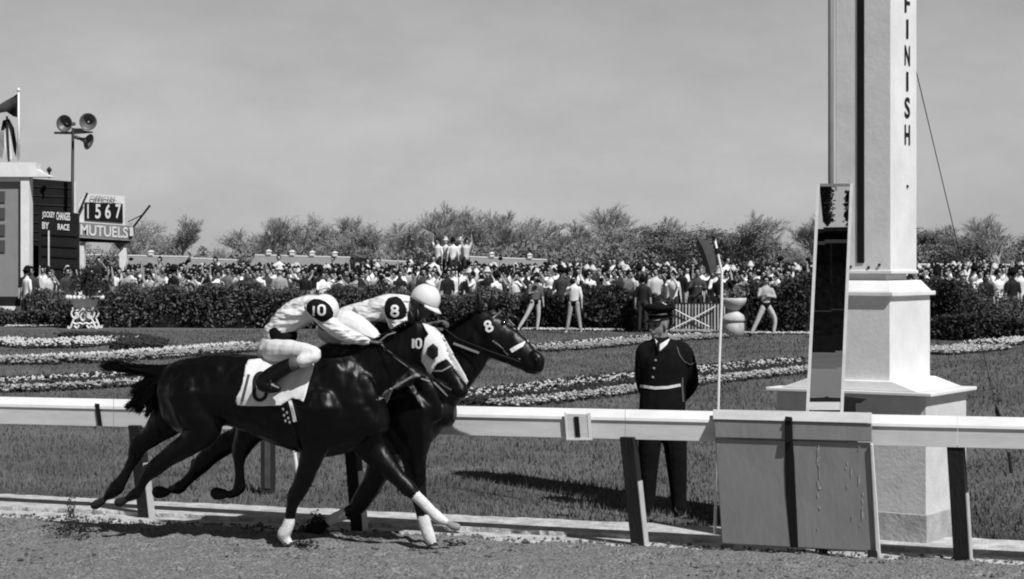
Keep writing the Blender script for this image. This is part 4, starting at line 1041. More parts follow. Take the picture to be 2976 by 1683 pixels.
sh = cloth_part('silk_shirt', j, [grow(t10[1:], 1.0, 3)], M_silk, J10, 1.15, .009,
    [chain(j, grow(c, 1.0, e)) for c, e in ((armN[:2], 8), (armF[:2], 8))]+
    [chain(j, [(936, 924, 21, s*.20), (960, 943, 23, s*.22), (985, 962, 24, s*.20), (1015, 976, 22, s*.17), (1045, 986, 17, s*.12), (1066, 992, 11, s*.09)]) for s in (1, -1)])
ruck(sh, .14, .018)
cloth_part('waistband', j, [[(782, 948, 15, .0, 6), (800, 968, 22, .0, 5)][:0] or [(800, 942, 28, 0), (806, 952, 38, 0), (818, 966, 41, 0), (832, 974, 32, 0)]], M_band, J10, 1.16, .009)
ruck(cloth_part('breeches', j, [grow([(785, 1022, 34, .0), (800, 996, 38, 0)], 1, 2), grow(legN[:6], 1.0, 3), grow(legF[:6], 1.0, 3)], M_breech, J10, 1.05, .009), .12, .02)
for lg in (legN, legF):
    cloth_part('boot', j, [grow(lg[6:], 1.0, 3)], M_boot, J10, 1.0, .007)
    cloth_part('boot_top', j, [grow([(858, 1056, 17, lg[6][3]), (826, 1072, 16, lg[6][3])], 1, 4)], M_cuff, J10, 1.0, .007)
    s_ = 1 if lg is legN else -1
    c = h10.P(790, 1118, .385*s_); mb = MB()
    mb.tube([c+h10.d*.012*math.cos(a)+Vector((0, 0, .055*math.sin(a)))+h10.n*.05*math.cos(a) for a in [2*math.pi*i/14 for i in range(14)]], .005, 6, closed=True)
    mb.tube([c+Vector((0, 0, .055)), h10.P(830, 1060, .33*s_)], .007, 6); obj('stirrup', mb, M_dsteel, H10)
# armband with number 10
ab = cloth_part('armband', j, [[(916, 893, 27, .245), (932, 902, 29, .25), (942, 912, 27, .25)]], M_band, J10, 1.0, .008)
VA = bvh_of(ab)
obj('number', merge(digit_on(j, VA, '1', 907, 889, 917, 919, 5, lift=.01, skew=.05), digit_on(j, VA, '0', 923, 886, 948, 916, 5.5, lift=.01)), M_cloth, ab)
helmet(J10, hc+hu.normalized()*.02, hf, hu, mat('white_helmet', .62, .4), mat('white_helmet', .62, .4), .92, False)
# saddle
obj('saddle', (lambda mb: (add_loft(mb, chain(h10, [(790, 1038, 10, 0, 5), (830, 1036, 11, 0, 6), (880, 1028, 10, 0, 5)]).rings, 16), mb)[1])(MB()), M_leather, H10, True)
for s_ in (.09, -.07):
    mb = MB(); mb.tube([h10.P(1102, 1000, s_), h10.P(1130, 1024, s_*1.5), h10.P(1200, 1070, s_*1.5), h10.P(1300, 1118, s_)], .007, 6); obj('rein', mb, M_leather, H10)
    mb = MB(); mb.tube([h10.P(1104, 992, s_), h10.P(1125, 974, s_), h10.P(1150, 966, s_*.8)], .006, 6); obj('rein', mb, M_strap, H10)
# jockey on horse 8
j = h8
t8 = [(975, 965, 40, 0), (1010, 935, 42, 0), (1050, 920, 38, 0), (1095, 908, 40, 0), (1135, 896, 40, 0), (1165, 892, 34, 0)]
legN8 = [(965, 955, 45, .06), (1005, 945, 42, .14), (1045, 960, 34, .2), (1078, 985, 26, .26), (1080, 1004, 20, .28), (1050, 1030, 18, .3), (1010, 1060, 16, .32), (980, 1085, 14, .34), (966, 1102, 14, .34), (990, 1118, 10, .34)]
legF8 = [(x, y, r, -o) for x, y, r, o in legN8]
armN8 = [(1150, 898, 22, .18), (1158, 925, 20, .22), (1166, 950, 18, .22), (1200, 952, 14, .17), (1245, 944, 10, .12), (1262, 940, 9, .12)]
armF8 = [(1150, 898, 22, -.18), (1165, 928, 20, -.2), (1180, 950, 17, -.2), (1225, 958, 13, -.12), (1262, 958, 9, -.1), (1275, 958, 9, -.1)]
hc8 = h8.P(1232, 880, .0); hf8 = (h8.d*.86+Vector((0, 0, -.46))+h8.n*.08).normalized(); hu8 = Vector((0, 0, 1))+h8.d*.45
J8 = jockey(j, 'person', 'jockey in a domed white helmet numbered 8 leaning over the farther horse', t8, [legN8, legF8], [armN8, armF8], (hc8, hf8, hu8), 8, (1180, 888, 0))
sh8 = cloth_part('silk_shirt', j, [grow(t8[1:], 1.0, 3), [(1150, 892, 36, 0), (1178, 882, 24, 0)]], M_silk, J8, 1.1, .009,
    [chain(j, [(1145, 895, 33, s*.17), (1153, 922, 30, s*.22), (1160, 948, 25, s*.23), (1184, 956, 20, s*.2)]) for s in (1, -1)])
ruck(cloth_part('breeches', j, [grow(legN8[:6], 1.0, 3), grow(legF8[:6], 1.0, 3)], M_breech, J8, 1.0, .009), .12, .02); ruck(sh8, .14, .018)
obj('sash', strip(j, bvh_of(sh8), [(1030, 893), (1042, 912), (1047, 935), (1042, 958)], 5, 1, .02), M_strap, J8)
for lg in (legN8, legF8): cloth_part('boot', j, [grow(lg[6:], 1.0, 3)], M_boot, J8, 1.0, .008)
ab = cloth_part('armband', j, [[(1146, 888, 28, .235), (1150, 905, 31, .24), (1154, 920, 27, .24)]], M_band, J8, 1.02, .008)
VA = bvh_of(ab)
obj('number', digit_on(j, VA, '8', 1135, 887, 1161, 920, 6.5, lift=.01), M_cloth, ab)
cloth_part('vest_side', j, [[(1085, 948, 16, .13), (1120, 955, 18, .12), (1150, 962, 14, .1)]], M_navy, J8, 1.0, .008)
helmet(J8, hc8+hu8.normalized()*.02, hf8, hu8, mat('white_helmet', .62, .4), mat('white_helmet', .62, .4), .93)
for s_ in (.12, -.1):
    mb = MB(); mb.tube([h8.P(1278, 944, s_), h8.P(1330, 985, s_*1.1), h8.P(1420, 1020, s_*1.1), h8.P(1512, 1052, s_)], .007, 6); obj('rein', mb, M_leather, H8)

# clods thrown up by the hooves
rn = random.Random(12)
def spray(cx, cy, fg, off, n, sx, sy, name, label, r0=.01):
    mb = MB()
    for i in range(n):
        x, y = cx+rn.gauss(0, sx), cy+rn.gauss(0, sy); p = fg.P(x, y, off+rn.uniform(-.12, .12))
        if p.z < .01: p.z = .02
        blob_mesh(mb, p, r0*(.4+1.8*rn.random()**2), rn)
    tag(obj(name, mb, mat('wet_clod', .02, .95, .4, 20)), label, 'dirt', kind='stuff')
spray(905, 1540, h8, f8, 420, 20, 9, 'flying_dirt', 'loose crumbs falling below the folded front hoof', .008)
spray(922, 1528, h8, f8, 900, 11, 15, 'flying_dirt', 'dark dirt flying off the folded front hoof', .007)
spray(206, 1480, h10, fa, 380, 8, 24, 'flying_dirt', 'clods of dirt thrown up behind the nearer horse', .005)
spray(215, 1530, h10, ne, 1300, 36, 13, 'flying_dirt', 'dust and clods low over the track behind the horses', .005)
spray(1310, 1586, h8, n8, 200, 26, 7, 'flying_dirt', 'dirt pushed up in front of the standing hoof', .010)
spray(880, 1586, h10, ne, 160, 22, 7, 'flying_dirt', 'dirt pushed up beside the front hoof on the track', .009)
# shallow ruts the hooves have cut
# ------------------------------------------------------------------ the uniformed official behind the rail
of = Fig(1932, 17.05, 0)
sc0 = 335.0
tor = [(1922, 1010, 40, 0, .9), (1926, 1024, 62, 0, .66), (1928, 1045, 72, 0, .62), (1930, 1080, 70, 0, .62), (1928, 1120, 64, 0, .64), (1926, 1160, 66, 0, .66), (1924, 1200, 66, 0, .66)]
lgL = [(1893, 1205, 36, 0), (1888, 1290, 30, .01), (1884, 1370, 24, .0), (1882, 1440, 20, -.01), (1880, 1478, 17, 0)]
lgR = [(1955, 1205, 36, 0), (1962, 1290, 31, .01), (1968, 1370, 25, 0), (1972, 1440, 20, -.01), (1974, 1478, 17, 0)]
aL = [(1872, 1022, 22, 0), (1867, 1070, 20, -.02), (1869, 1118, 17, -.05), (1885, 1150, 15, -.16), (1915, 1165, 12, -.22)]
aR = [(1988, 1026, 24, 0), (2003, 1074, 22, -.02), (2007, 1120, 18, -.06), (1980, 1156, 15, -.17), (1944, 1172, 12, -.22)]
hco = of.P(1914, 946, .02); hfo = Vector((-.72, -.70, -.06)).normalized(); huo = Vector((0, 0, 1))
parts = [chain(of, grow(tor, .9))]+[chain(of, grow(c, .8)) for c in (lgL, lgR, aL, aR)]
parts += [chain(of, [(1881, 1478, 12, 0), (1876, 1490, 12, .06), (1870, 1492, 10, .12)]), chain(of, [(1974, 1478, 12, 0), (1972, 1490, 12, .06), (1970, 1492, 10, .12)])]
parts += hand(of.P(1915, 1166, -.22), Vector((.9, 0, -.3)), Vector((0, 1, 0)), Vector((0, 0, 1)), 1.0, .3)
parts += hand(of.P(1944, 1173, -.24), Vector((-.9, 0, -.3)), Vector((0, 1, 0)), Vector((0, 0, 1)), 1.0, .3)
parts += head(hco, hfo, huo, .245); parts.append(chain3([of.P(1923, 1010, 0), hco+Vector((.02, .02, -.05))], [.065, .06]))
OF = fuse('person', parts, mat('face_skin', .17, .6, .12, 20), None, .007, 2, 12); tag(OF, 'official in dark uniform and peaked cap standing with hands behind his back', 'person')
eyes('eye', hco, hfo, huo, OF, M_black, .245)
jk = cloth_part('uniform_jacket', of, [grow(tor, 1, 2), grow(aL[:-1], 1, 3), grow(aR[:-1], 1, 3), [(1872, 1014, 20, 0), (1920, 1004, 22, 0, 1.2), (1984, 1014, 22, 0)]], M_navy, OF, 1.0, .009)
VJ = bvh_of(jk)
cloth_part('trousers', of, [grow([(1924, 1190, 62, 0, .66), (1924, 1215, 60, 0, .66)]), grow(lgL[:], 1, 4), grow(lgR, 1, 4)], M_navy, OF, 1.0, .010)
for c in (1878, 1973): cloth_part('shoe', of, [[(c+3, 1482, 16, 0), (c, 1488, 15, .08), (c-4, 1490, 11, .16)]], M_boot, OF, 1.0, .008)
def tri_patch(pts, m, name, lift=.006): return poly_cloth(of, VJ, pts, name, m, OF, 1, lift, 4, .004)
tri_patch([(1903, 984), (1918, 1000), (1948, 982), (1938, 1002), (1918, 1020), (1910, 1012)], M_cloth, 'shirt_collar', .014)
tri_patch([(1909, 994), (1918, 992), (1916, 1022), (1909, 1024)], M_black, 'tie', .024)
for (x, y) in ((1905, 1048), (1900, 1071), (1897, 1097)):
    c = stick(of, VJ, x, y, 1, .004); mb = MB(); add_loft(mb, ellipsoid(c, Vector((.012, 0, 0)), Vector((0, 0, .012)), Vector((0, .006, 0))).rings, 10); obj('button', mb, M_strap, OF, True)
obj('belt', strip(of, VJ, [(1860, 1122), (1890, 1126), (1906, 1128)], 8, 1, .008), M_sock, OF)
obj('belt', strip(of, VJ, [(1900, 1128), (1940, 1126), (1978, 1119)], 8, 1, .010), M_sock, OF)
obj('belt_strap', strip(of, VJ, [(1984, 1098), (1983, 1120), (1986, 1168)], 5, 1, .012), M_cuff, OF)
obj('lanyard', strip(of, VJ, [(1968, 1008), (1974, 1030), (1988, 1050), (2006, 1060), (2020, 1054)], 2.6, 1, .010), M_cuff, OF)
# peaked cap
cc = of.P(1917, 912, .02); rr = hfo.cross(huo)
mb = MB(); n = 28; rings = [(.092, -.030), (.094, .004), (.106, .022), (.134, .046), (.138, .056), (.11, .072), (.02, .080)]
vs = [cc+(hfo*math.cos(2*math.pi*q/n)*1.12+rr*math.sin(2*math.pi*q/n))*r_+huo*(z_+ (.018*math.cos(2*math.pi*q/n) if z_ > .05 else 0)) for r_, z_ in rings for q in range(n)]
fs = [(i*n+q, i*n+(q+1) % n, (i+1)*n+(q+1) % n, (i+1)*n+q) for i in range(len(rings)-1) for q in range(n)]+[tuple(range(n-1, -1, -1)), tuple(range((len(rings)-1)*n, len(rings)*n))]
mb.add(vs, fs); capo = obj('peaked_cap', mb, M_navy, OF, True)
mb = MB(); vs = [cc+(hfo*math.cos(a)*(.105+k*.065*max(math.cos(a), .2))+rr*math.sin(a)*(.094+k*.01))-huo*(.026+k*.030) for k in (0, 1) for a in [-1.1+2.2*i/12 for i in range(13)]]
mb.add(vs, [(i, i+1, 14+i, 13+i) for i in range(12)]); v = obj('visor', mb, M_boot, capo, True); v.modifiers.new('s', 'SOLIDIFY').thickness = .006
mb = MB(); mb.tube([cc+(hfo*math.cos(a)*1.12+rr*math.sin(a))*.099+huo*.0 for a in [-1.4+2.8*i/14 for i in range(15)]], .008, 6); obj('cap_band', mb, M_cuff, capo)
mb = MB(); add_loft(mb, ellipsoid(cc+hfo*.118+huo*.035, rr*.016, huo*.018, hfo*.006).rings, 8); obj('badge', mb, M_steel, capo)
# ------------------------------------------------------------------ hedges
M_leaf = mat('hedge_leaf', .08, .7, .6, .9, spec=.25)
M_leaf2 = mat('yew_leaf', .036, .7, .6, .9, spec=.25)
M_twig = mat('hedge_twig', .03, .9)
def leaf_cloud(mb, n, pos, size, rn):
    for i in range(n):
        c = pos(); s = size*(.5+rn.random()); a = Vector((rn.gauss(0, 1), rn.gauss(0, 1), rn.gauss(0, 1))).normalized(); b = a.orthogonal().normalized()
        b = (b*math.cos(rn.random()*6)+a.cross(b)*math.sin(rn.random()*6)); c2 = a.cross(b)
        mb.add([c-b*s, c+c2*s*.45, c+b*s, c-c2*s*.45], [(0, 1, 2, 3)])
def hedge(label, xl, xr, yb0, yb1, topf, depth, n, m, seed, leaf=.058, group='clipped hedges round the infield lawn'):
    rn = random.Random(seed); A = G(xl, yb0); B = G(xr, yb1)
    t = thing('hedge', label, 'hedge', (A+B)/2, group=group)
    def pos():
        u = rn.random(); p = A.lerp(B, u); x = xl+(xr-xl)*u; zt = EH-(topf(x)-HY)/F*p.y
        z = zt*(rn.random()**.55)*(1+.04*rn.random()); d = rn.random()**1.6*depth
        if rn.random() < .25: z = zt*(.96+.10*rn.random()); d = rn.random()*depth
        L_ = (B-A).length; bul = .16*math.sin(u*L_*2.1+seed)+.14*math.sin(u*L_*.83)
        z *= 1+.12*math.sin(u*L_*1.7+seed)+.06*math.sin(u*L_*4.3)+(.10*rn.random() if rn.random() < .1 else 0)
        return Vector((p.x+rn.gauss(0, .03), p.y+d-bul, max(z, .02)))
    mb = MB(); leaf_cloud(mb, n, pos, leaf, rn); obj('foliage', mb, m, t)
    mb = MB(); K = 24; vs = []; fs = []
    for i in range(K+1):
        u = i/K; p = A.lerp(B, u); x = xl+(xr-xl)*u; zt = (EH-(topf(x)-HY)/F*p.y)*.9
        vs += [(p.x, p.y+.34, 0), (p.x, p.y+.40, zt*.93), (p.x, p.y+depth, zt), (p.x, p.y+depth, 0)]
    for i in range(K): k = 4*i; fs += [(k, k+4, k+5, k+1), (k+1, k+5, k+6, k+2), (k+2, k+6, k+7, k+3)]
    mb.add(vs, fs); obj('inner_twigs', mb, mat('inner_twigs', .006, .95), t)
    return t
def interp(P):
    def f(x):
        for (a, b), (c, d) in zip(P, P[1:]):
            if x <= c: return b+(d-b)*max(0, (x-a)/(c-a))
        return P[-1][1]
    return f
hedge('dark hedge of rough bushes running from the tote board to behind the jockeys', 82, 1120, 951, 958, interp([(82, 868), (150, 862), (210, 880), (300, 852), (380, 842), (430, 856), (520, 842), (600, 826), (680, 832), (760, 850), (860, 845), (960, 850), (1120, 850)]), 1.6, 26000, M_leaf, 1)
hedge('dark hedge between the white helmet and the horse with the white noseband', 1125, 1530, 958, 962, interp([(1125, 850), (1250, 862), (1400, 858), (1530, 862)]), 1.5, 6500, M_leaf, 2)
hedge('clipped dark hedge behind the two walking photographers', 1535, 1836, 958, 964, interp([(1535, 850), (1600, 846), (1700, 842), (1760, 850), (1836, 858)]), 1.5, 6500, M_leaf2, 3)
hedge('tall dark square hedge between the stone urn and the mirror', 2165, 2372, 972, 972, interp([(2165, 828), (2230, 826), (2300, 826), (2372, 830)]), 1.4, 5500, M_leaf2, 4)
hedge('dark hedge standing behind the finish post', 2376, 2700, 970, 973, interp([(2376, 835), (2700, 838)]), 1.4, 2500, M_leaf2, 12)
hedge('round dark bush hedge just beyond the finish post', 2700, 2810, 972, 974, interp([(2700, 835), (2740, 818), (2780, 826), (2810, 862)]), 1.8, 3200, M_leaf2, 5)
hedge('low dark hedge below the spectators at the far end of the lawn', 2700, 3010, 990, 992, interp([(2700, 935), (2800, 925), (2900, 918), (3010, 930)]), 1.2, 5200, M_leaf2, 6)
hedge('low hedge under the seated spectators beyond the small tree', 2815, 3010, 972, 974, interp([(2815, 895), (2900, 900), (3010, 910)]), 1.2, 3000, M_leaf, 7)
hedge('low clipped bush at the foot of the tote board', -60, 80, 948, 950, interp([(-60, 905), (30, 902), (80, 915)]), 1.0, 2600, M_leaf, 8)
hedge('dark yew bush just to one side of the picket gate', 1838, 1960, 966, 968, interp([(1838, 860), (1900, 852), (1960, 868)]), 1.2, 2600, M_leaf2, 9)
def shrub(name, label, cat, c, r, h, z0, n, m, seed, leaf=.05, stem=True, group=None):
    rn = random.Random(seed); t = thing(name, label, cat, (c.x, c.y, 0), group=group)
    lob = [(Vector((rn.gauss(0, r*.45), rn.gauss(0, r*.4), z0+h*rn.uniform(.25, .8))), r*rn.uniform(.35, .6)) for _ in range(9)]
    def pos():
        q, rr_ = lob[rn.randrange(9)]; d = Vector((rn.gauss(0, 1), rn.gauss(0, 1), rn.gauss(0, 1))).normalized()*rr_*rn.random()**.4
        return Vector((c.x, c.y, 0))+q+d
    mb = MB(); leaf_cloud(mb, n, pos, leaf, rn); obj('foliage', mb, m, t)
    if stem:
        mb = MB()
        for i in range(5): mb.tube([(c.x+rn.gauss(0, .05), c.y, 0 if z0 < .1 else z0-.3), (c.x+rn.gauss(0, r*.3), c.y+rn.gauss(0, .1), z0+h*.5)], [.03, .015], 6)
        obj('stem', mb, M_twig, t)
    return t
pu = G(247, 955); shrub('potted_shrub', 'dark leafy shrub growing from the ornate white planter', 'shrub', pu, .6, 1.0, 1.0, 2200, M_leaf2, 31)
pu = G(2132, 978); shrub('potted_flowers', 'low planting of pale flowers on top of the stone urn', 'flowers', pu, .38, .35, 1.1, 500, mat('flower_grey', .16, .8, .5, 9), 32, .04)
pu = G(2860, 985); shrub('small_tree', 'thin small bush with spreading twigs by the low hedge beyond the post', 'shrub', pu, .8, 1.2, .4, 1400, M_leaf, 33)
pu = U(300, 800, 82); pu.z = 0; shrub('small_tree', 'rounded grey green young tree under the mutuels sign', 'tree', pu, 1.1, 1.9, .6, 3600, mat('young_leaf', .13, .8, .35, 2), 34, .07)
# sawhorse-like speaker stand in the right-hand bushes
b_ = U(2850, 985, 61); t = thing('table', 'small dark table with a pale cloth in front of the far spectators', 'table', (b_.x, 61, 0))
mb = MB(); prect(mb, 2808, 889, 2880, 894, 61, .5); obj('cloth', mb, M_white2, t)
mb = MB(); prect(mb, 2808, 894.3, 2885, 905, 61, .5); obj('table_top', mb, M_dark, t)
mb = MB(); prect(mb, 2838, 905.3, 2848, 988, 61.1, .2); obj('leg', mb, M_dark, t)

# ------------------------------------------------------------------ flower beds
M_fl = mat('white_flowers', .44, .9, .3, 20); M_fl2 = mat('pale_flowers', .24, .8, .25, 20); M_fd = mat('dark_bed_plants', .022, .8, .4, 10)
def vnp(x, y, seed): return float(vnoise(np.array([x+500.]), np.array([y+500.]), seed, .35)[0])
vn_cache = {}
def band(label, path, wid, n, mix, seed, h=.16, r=.055):
    rn = random.Random(seed); mb = MB(); P = [G(*D(x, y)) for x, y in path]
    L = [0]
    for a, b in zip(P, P[1:]): L.append(L[-1]+(b-a).length)
    wid *= .72; h *= .62; r *= .6
    for i in range(int(n*1.5)):
        u = rn.random()*L[-1]; k = max(q for q in range(len(P)-1) if L[q] <= u); f = (u-L[k])/(L[k+1]-L[k]); p = P[k].lerp(P[k+1], f)
        d = (P[k+1]-P[k]).normalized(); nn = Vector((-d.y, d.x, 0)); v = rn.random(); off = (v-.5)*wid
        if nn.y < 0: nn = -nn
        mi = mix(v, rn); hh = h*(.5+.7*rn.random())*(1.15 if mi == 2 and mix is rowmix else 1)*(1.5 if v > .62 and mix is rowmix else 1)
        blob_mesh(mb, p+nn*off+Vector((rn.gauss(0, .02), 0, hh)), r*(.6+.7*rn.random()), rn, mi, .8)
        if vnp(p.x+off*.6, p.y, seed) < .34: continue
        if rn.random() < .5: blob_mesh(mb, p+nn*off+Vector((rn.gauss(0, .04), 0, hh*.45)), r*1.1, rn, 2, .9)
    o = obj('flower_bed', mb, [M_fl, M_fl2, M_fd]); tag(o, label, 'flowers', kind='stuff')
allw = lambda v, rn: 0 if rn.random() < .7 else 1
def rowmix(v, rn): return 2 if .30 < v < .64 and rn.random() < .93 else (1 if v < .33 and rn.random() < .7 else (0 if rn.random() < .75 else 2))
band('thick bed of white flowers at the near side of the ornate planter lawn', [(-20, 872), (120, 868), (275, 870)], 5.2, 1900, lambda v, rn: 0 if rn.random() < .75 else 2, 1, .22, .09)
band('dark leafy plants curving round the end of the white flower bed', [(170, 851), (260, 853), (330, 862), (368, 872), (330, 880)], 1.6, 1100, lambda v, rn: 2, 2, .25, .09)
band('long pale flower row sweeping towards the jockeys', [(-20, 915), (150, 913), (300, 905), (420, 896), (560, 885), (660, 876)], 2.4, 3200, lambda v, rn: (1 if v < .5 else 0) if rn.random() < .85 else 2, 3, .2, .08)
band('flower row with a dark middle passing behind the horse tail', [(-20, 984), (100, 980), (220, 973), (340, 965), (420, 962)], 1.9, 2600, rowmix, 4, .17, .06)
band('flower row with a dark middle sweeping from the rail past the official', [(1180, 1023), (1290, 1012), (1400, 1000), (1520, 985), (1620, 972), (1760, 957), (1900, 942), (2050, 926)], 2.3, 7000, rowmix, 5, .17, .055)
band('far pale flower row between the horse head and the official', [(1330, 885), (1450, 876), (1560, 866), (1680, 856), (1790, 850)], 2.0, 2000, lambda v, rn: (1 if v < .5 else (2 if rn.random() < .5 else 0)), 6, .18, .07)
band('short pale flower row beyond the finish post', [(2330, 892), (2420, 885), (2480, 879)], 1.8, 900, lambda v, rn: 1 if rn.random() < .6 else 0, 7, .18, .07)
band('white flower row at the far edge of the lawn beyond the stay wire', [(2482, 872), (2530, 865), (2600, 860)], 1.6, 700, lambda v, rn: 0 if rn.random() < .7 else 2, 8, .18, .08)
band('thin white edging flowers at the foot of the long hedge', [(15, 823), (300, 823), (680, 824), (900, 826)], .35, 900, allw, 9, .10, .07)
band('thin white edging flowers at the foot of the photographers hedge', [(1200, 830), (1400, 832), (1570, 834)], .7, 700, allw, 10, .10, .07)
band('thin white edging flowers at the foot of the square hedge', [(1870, 841), (2050, 842)], .4, 260, allw, 11, .10, .07)
band('patch of pale flowers in front of the picket gate', [(1690, 838), (1740, 837), (1790, 838)], 1.0, 420, lambda v, rn: 1, 12, .12, .08)

# ------------------------------------------------------------------ picket gate
YG = 60.5
t = thing('picket_gate', 'dark picket gate with two white cords crossed over it', 'gate', (U(2025, 950, YG).x, YG, 0))
for i in range(17):
    x = 1955+i*9.3; mb = MB(); prect(mb, x, 884, x+3.6, 962, YG, .05); obj('picket', mb, M_grey2 if i % 3 else M_mid, t)
for y in (889, 948):
    mb = MB(); prect(mb, 1950, y, 2112, y+4, YG+.06, .05); obj('gate_rail', mb, M_mid, t)
mb = MB(); prect(mb, 1945, 880, 2112, 966, YG+.9, .05); obj('dark_backing', mb, M_dark, t)
for a, b in (((1925, 880), (2062, 950)), ((1945, 960), (2080, 890))):
    mb = MB(); mb.tube([U(*a, YG-.1), U((a[0]+b[0])/2, (a[1]+b[1])/2+2, YG-.1), U(*b, YG-.1)], .022, 6); obj('cord', mb, M_white, t)

# ------------------------------------------------------------------ spectators
M_hairs = [mat('hair_dark', .005, .8, spec=.1), mat('hair_grey', .10, .8)]
M_shirt = mat('spectator_shirt', .5, .8, .15, 8, objcol=True)
M_trou = mat('trousers_dark', .025, .9, .3, 8); M_trol = mat('trousers_pale', .40, .9, .15, 8)
M_face = mat('spectator_skin', .32, .7, .1, 9); M_hatw = mat('pale_hat', .48, .8)
def person_mesh(name, pose, vox=.021, trou=M_trou):
    L = LFig(); P = []
    S, T, K, Hh = 1, 2, 0, 3
    legs = pose.get('legs', 'stand')
    if legs == 'stand':
        for s in (-1, 1):
            P.append(chain(L, [(.09*s, .92, .085), (.10*s, .5, .062), (.11*s, .12, .045)], 1.1, T)); P.append(chain(L, [(.11*s, .07, .045, 0), (.12*s, .045, .042, .12)], 1, Hh))
    elif legs == 'step':
        P.append(chain(L, [(-.08, .92, .09), (-.28, .52, .065), (-.52, .14, .05)], 1.1, T)); P.append(chain(L, [(-.54, .09, .05), (-.60, .05, .045, .1)], 1, K))
        P.append(chain(L, [(.08, .92, .09), (.10, .5, .065), (.06, .12, .05)], 1.1, T)); P.append(chain(L, [(.06, .07, .05), (.02, .045, .045, .1)], 1, K))
    elif legs == 'apart':
        for s in (-1, 1):
            P.append(chain(L, [(.09*s, .92, .09), (.15*s, .5, .066), (.21*s, .12, .052)], 1.1, T)); P.append(chain(L, [(.22*s, .07, .05, 0), (.24*s, .045, .045, .12)], 1, K))
    elif legs == 'bend':
        P.append(chain(L, [(-.08, .86, .09), (-.24, .5, .07), (-.42, .12, .05)], 1.1, T)); P.append(chain(L, [(-.43, .08, .05), (-.5, .045, .045, .1)], 1, Hh))
        P.append(chain(L, [(.08, .86, .09), (.26, .52, .07), (.22, .12, .05)], 1.1, T)); P.append(chain(L, [(.22, .07, .05), (.2, .045, .045, .1)], 1, Hh))
    P.append(chain(L, [(0, .93, .15), (0, 1.08, .145), (0, 1.25, .17), (0, 1.38, .175), (0, 1.46, .10)], .62, S))
    if pose.get('belt'): P.append(chain(L, [(0, .925, .150), (0, .965, .150)], .68, Hh))
    P.append(chain(L, [(0, 1.44, .055), (0, 1.54, .05)], 1, K))
    hx = pose.get('hx', 0)
    P.append(ellipsoid((hx, -.02, 1.63), Vector((.072, 0, 0)), Vector((0, .09, 0)), Vector((0, 0, .11)), K))
    P.append(ellipsoid((hx, -.11, 1.615), Vector((.015, 0, 0)), Vector((0, .02, 0)), Vector((0, 0, .02)), K))
    for s in (-1, 1): P.append(ellipsoid((hx+.075*s, -.01, 1.62), Vector((.012, 0, 0)), Vector((0, .02, 0)), Vector((0, 0, .03)), K))
    if vox < .05:
        P.append(chain(L, [(hx-.05, 1.648, .020, .088), (hx, 1.652, .016, .10), (hx+.05, 1.648, .020, .088)], 1, Hh)); P.append(chain(L, [(hx-.03, 1.575, .012, .088), (hx+.03, 1.575, .012, .088)], 1, Hh))  # dark bands put the shade at eyes and mouth into the colour
    P.append(ellipsoid((hx, .008, 1.672), Vector((.098, 0, 0)), Vector((0, .10, 0)), Vector((0, 0, .115)), Hh))
    if pose.get('long'): P.append(ellipsoid((hx, .05, 1.58), Vector((.10, 0, 0)), Vector((0, .07, 0)), Vector((0, 0, .15)), Hh))
    if pose.get('hat'):
        P.append(ellipsoid((hx, -.01, 1.71), Vector((.155, 0, 0)), Vector((0, .165, 0)), Vector((0, 0, .024)), 4)); P.append(chain(L, [(hx, 1.70, .105), (hx, 1.76, .10), (hx, 1.79, .085)], 1, 4))
    for s, a in ((-1, pose.get('L', 'down')), (1, pose.get('R', 'down'))):
        sh_ = (.17*s, 1.38)
        q = {'down': [(.23*s, 1.12, 0), (.25*s, .86, .04)], 'up': [(.27*s, 1.60, .02), (.24*s, 1.86, .05)], 'wave': [(.36*s, 1.45, .02), (.42*s, 1.72, .04)], 'front': [(.24*s, 1.18, .10), (.10*s, 1.22, .28)],
             'eyes': [(.28*s, 1.30, .16), (.09*s, 1.56, .20)], 'hip': [(.36*s, 1.16, -.02), (.18*s, 1.02, .05)], 'fold': [(.25*s, 1.16, .08), (-.06*s, 1.20, .18)]}[a]
        P.append(chain(L, [(sh_[0], sh_[1], .058, 0), (q[0][0], q[0][1], .047, q[0][2])], 1, S))
        P.append(chain(L, [(q[0][0], q[0][1], .042, q[0][2]), (q[1][0], q[1][1], .030, q[1][2])], 1, K if pose.get('sleeve', 0) == 0 else S))
        e = Vector((q[1][0], -q[1][2], q[1][1])); dd = (e-Vector((q[0][0], -q[0][2], q[0][1]))).normalized()
        P.append(ellipsoid(e+dd*.06, dd.orthogonal().normalized()*.03, dd.cross(dd.orthogonal().normalized())*.025, dd*.07, K))
    if pose.get('cam'): P.append(ellipsoid((0, -.26, 1.58), Vector((.09, 0, 0)), Vector((0, .07, 0)), Vector((0, 0, .06)), Hh))
    if pose.get('hatup'): P.append(ellipsoid((.24, -.05, 2.0), Vector((.13, 0, 0)), Vector((0, .1, 0)), Vector((0, 0, .06)), Hh))
    o = fuse(name, P, [M_face, M_shirt, trou, M_hairs[1 if pose.get('grey') else 0], M_hairs[0] if pose.get('dark') else M_hatw], None, vox, 1, 10)
    me = o.data; bpy.data.objects.remove(o); return me
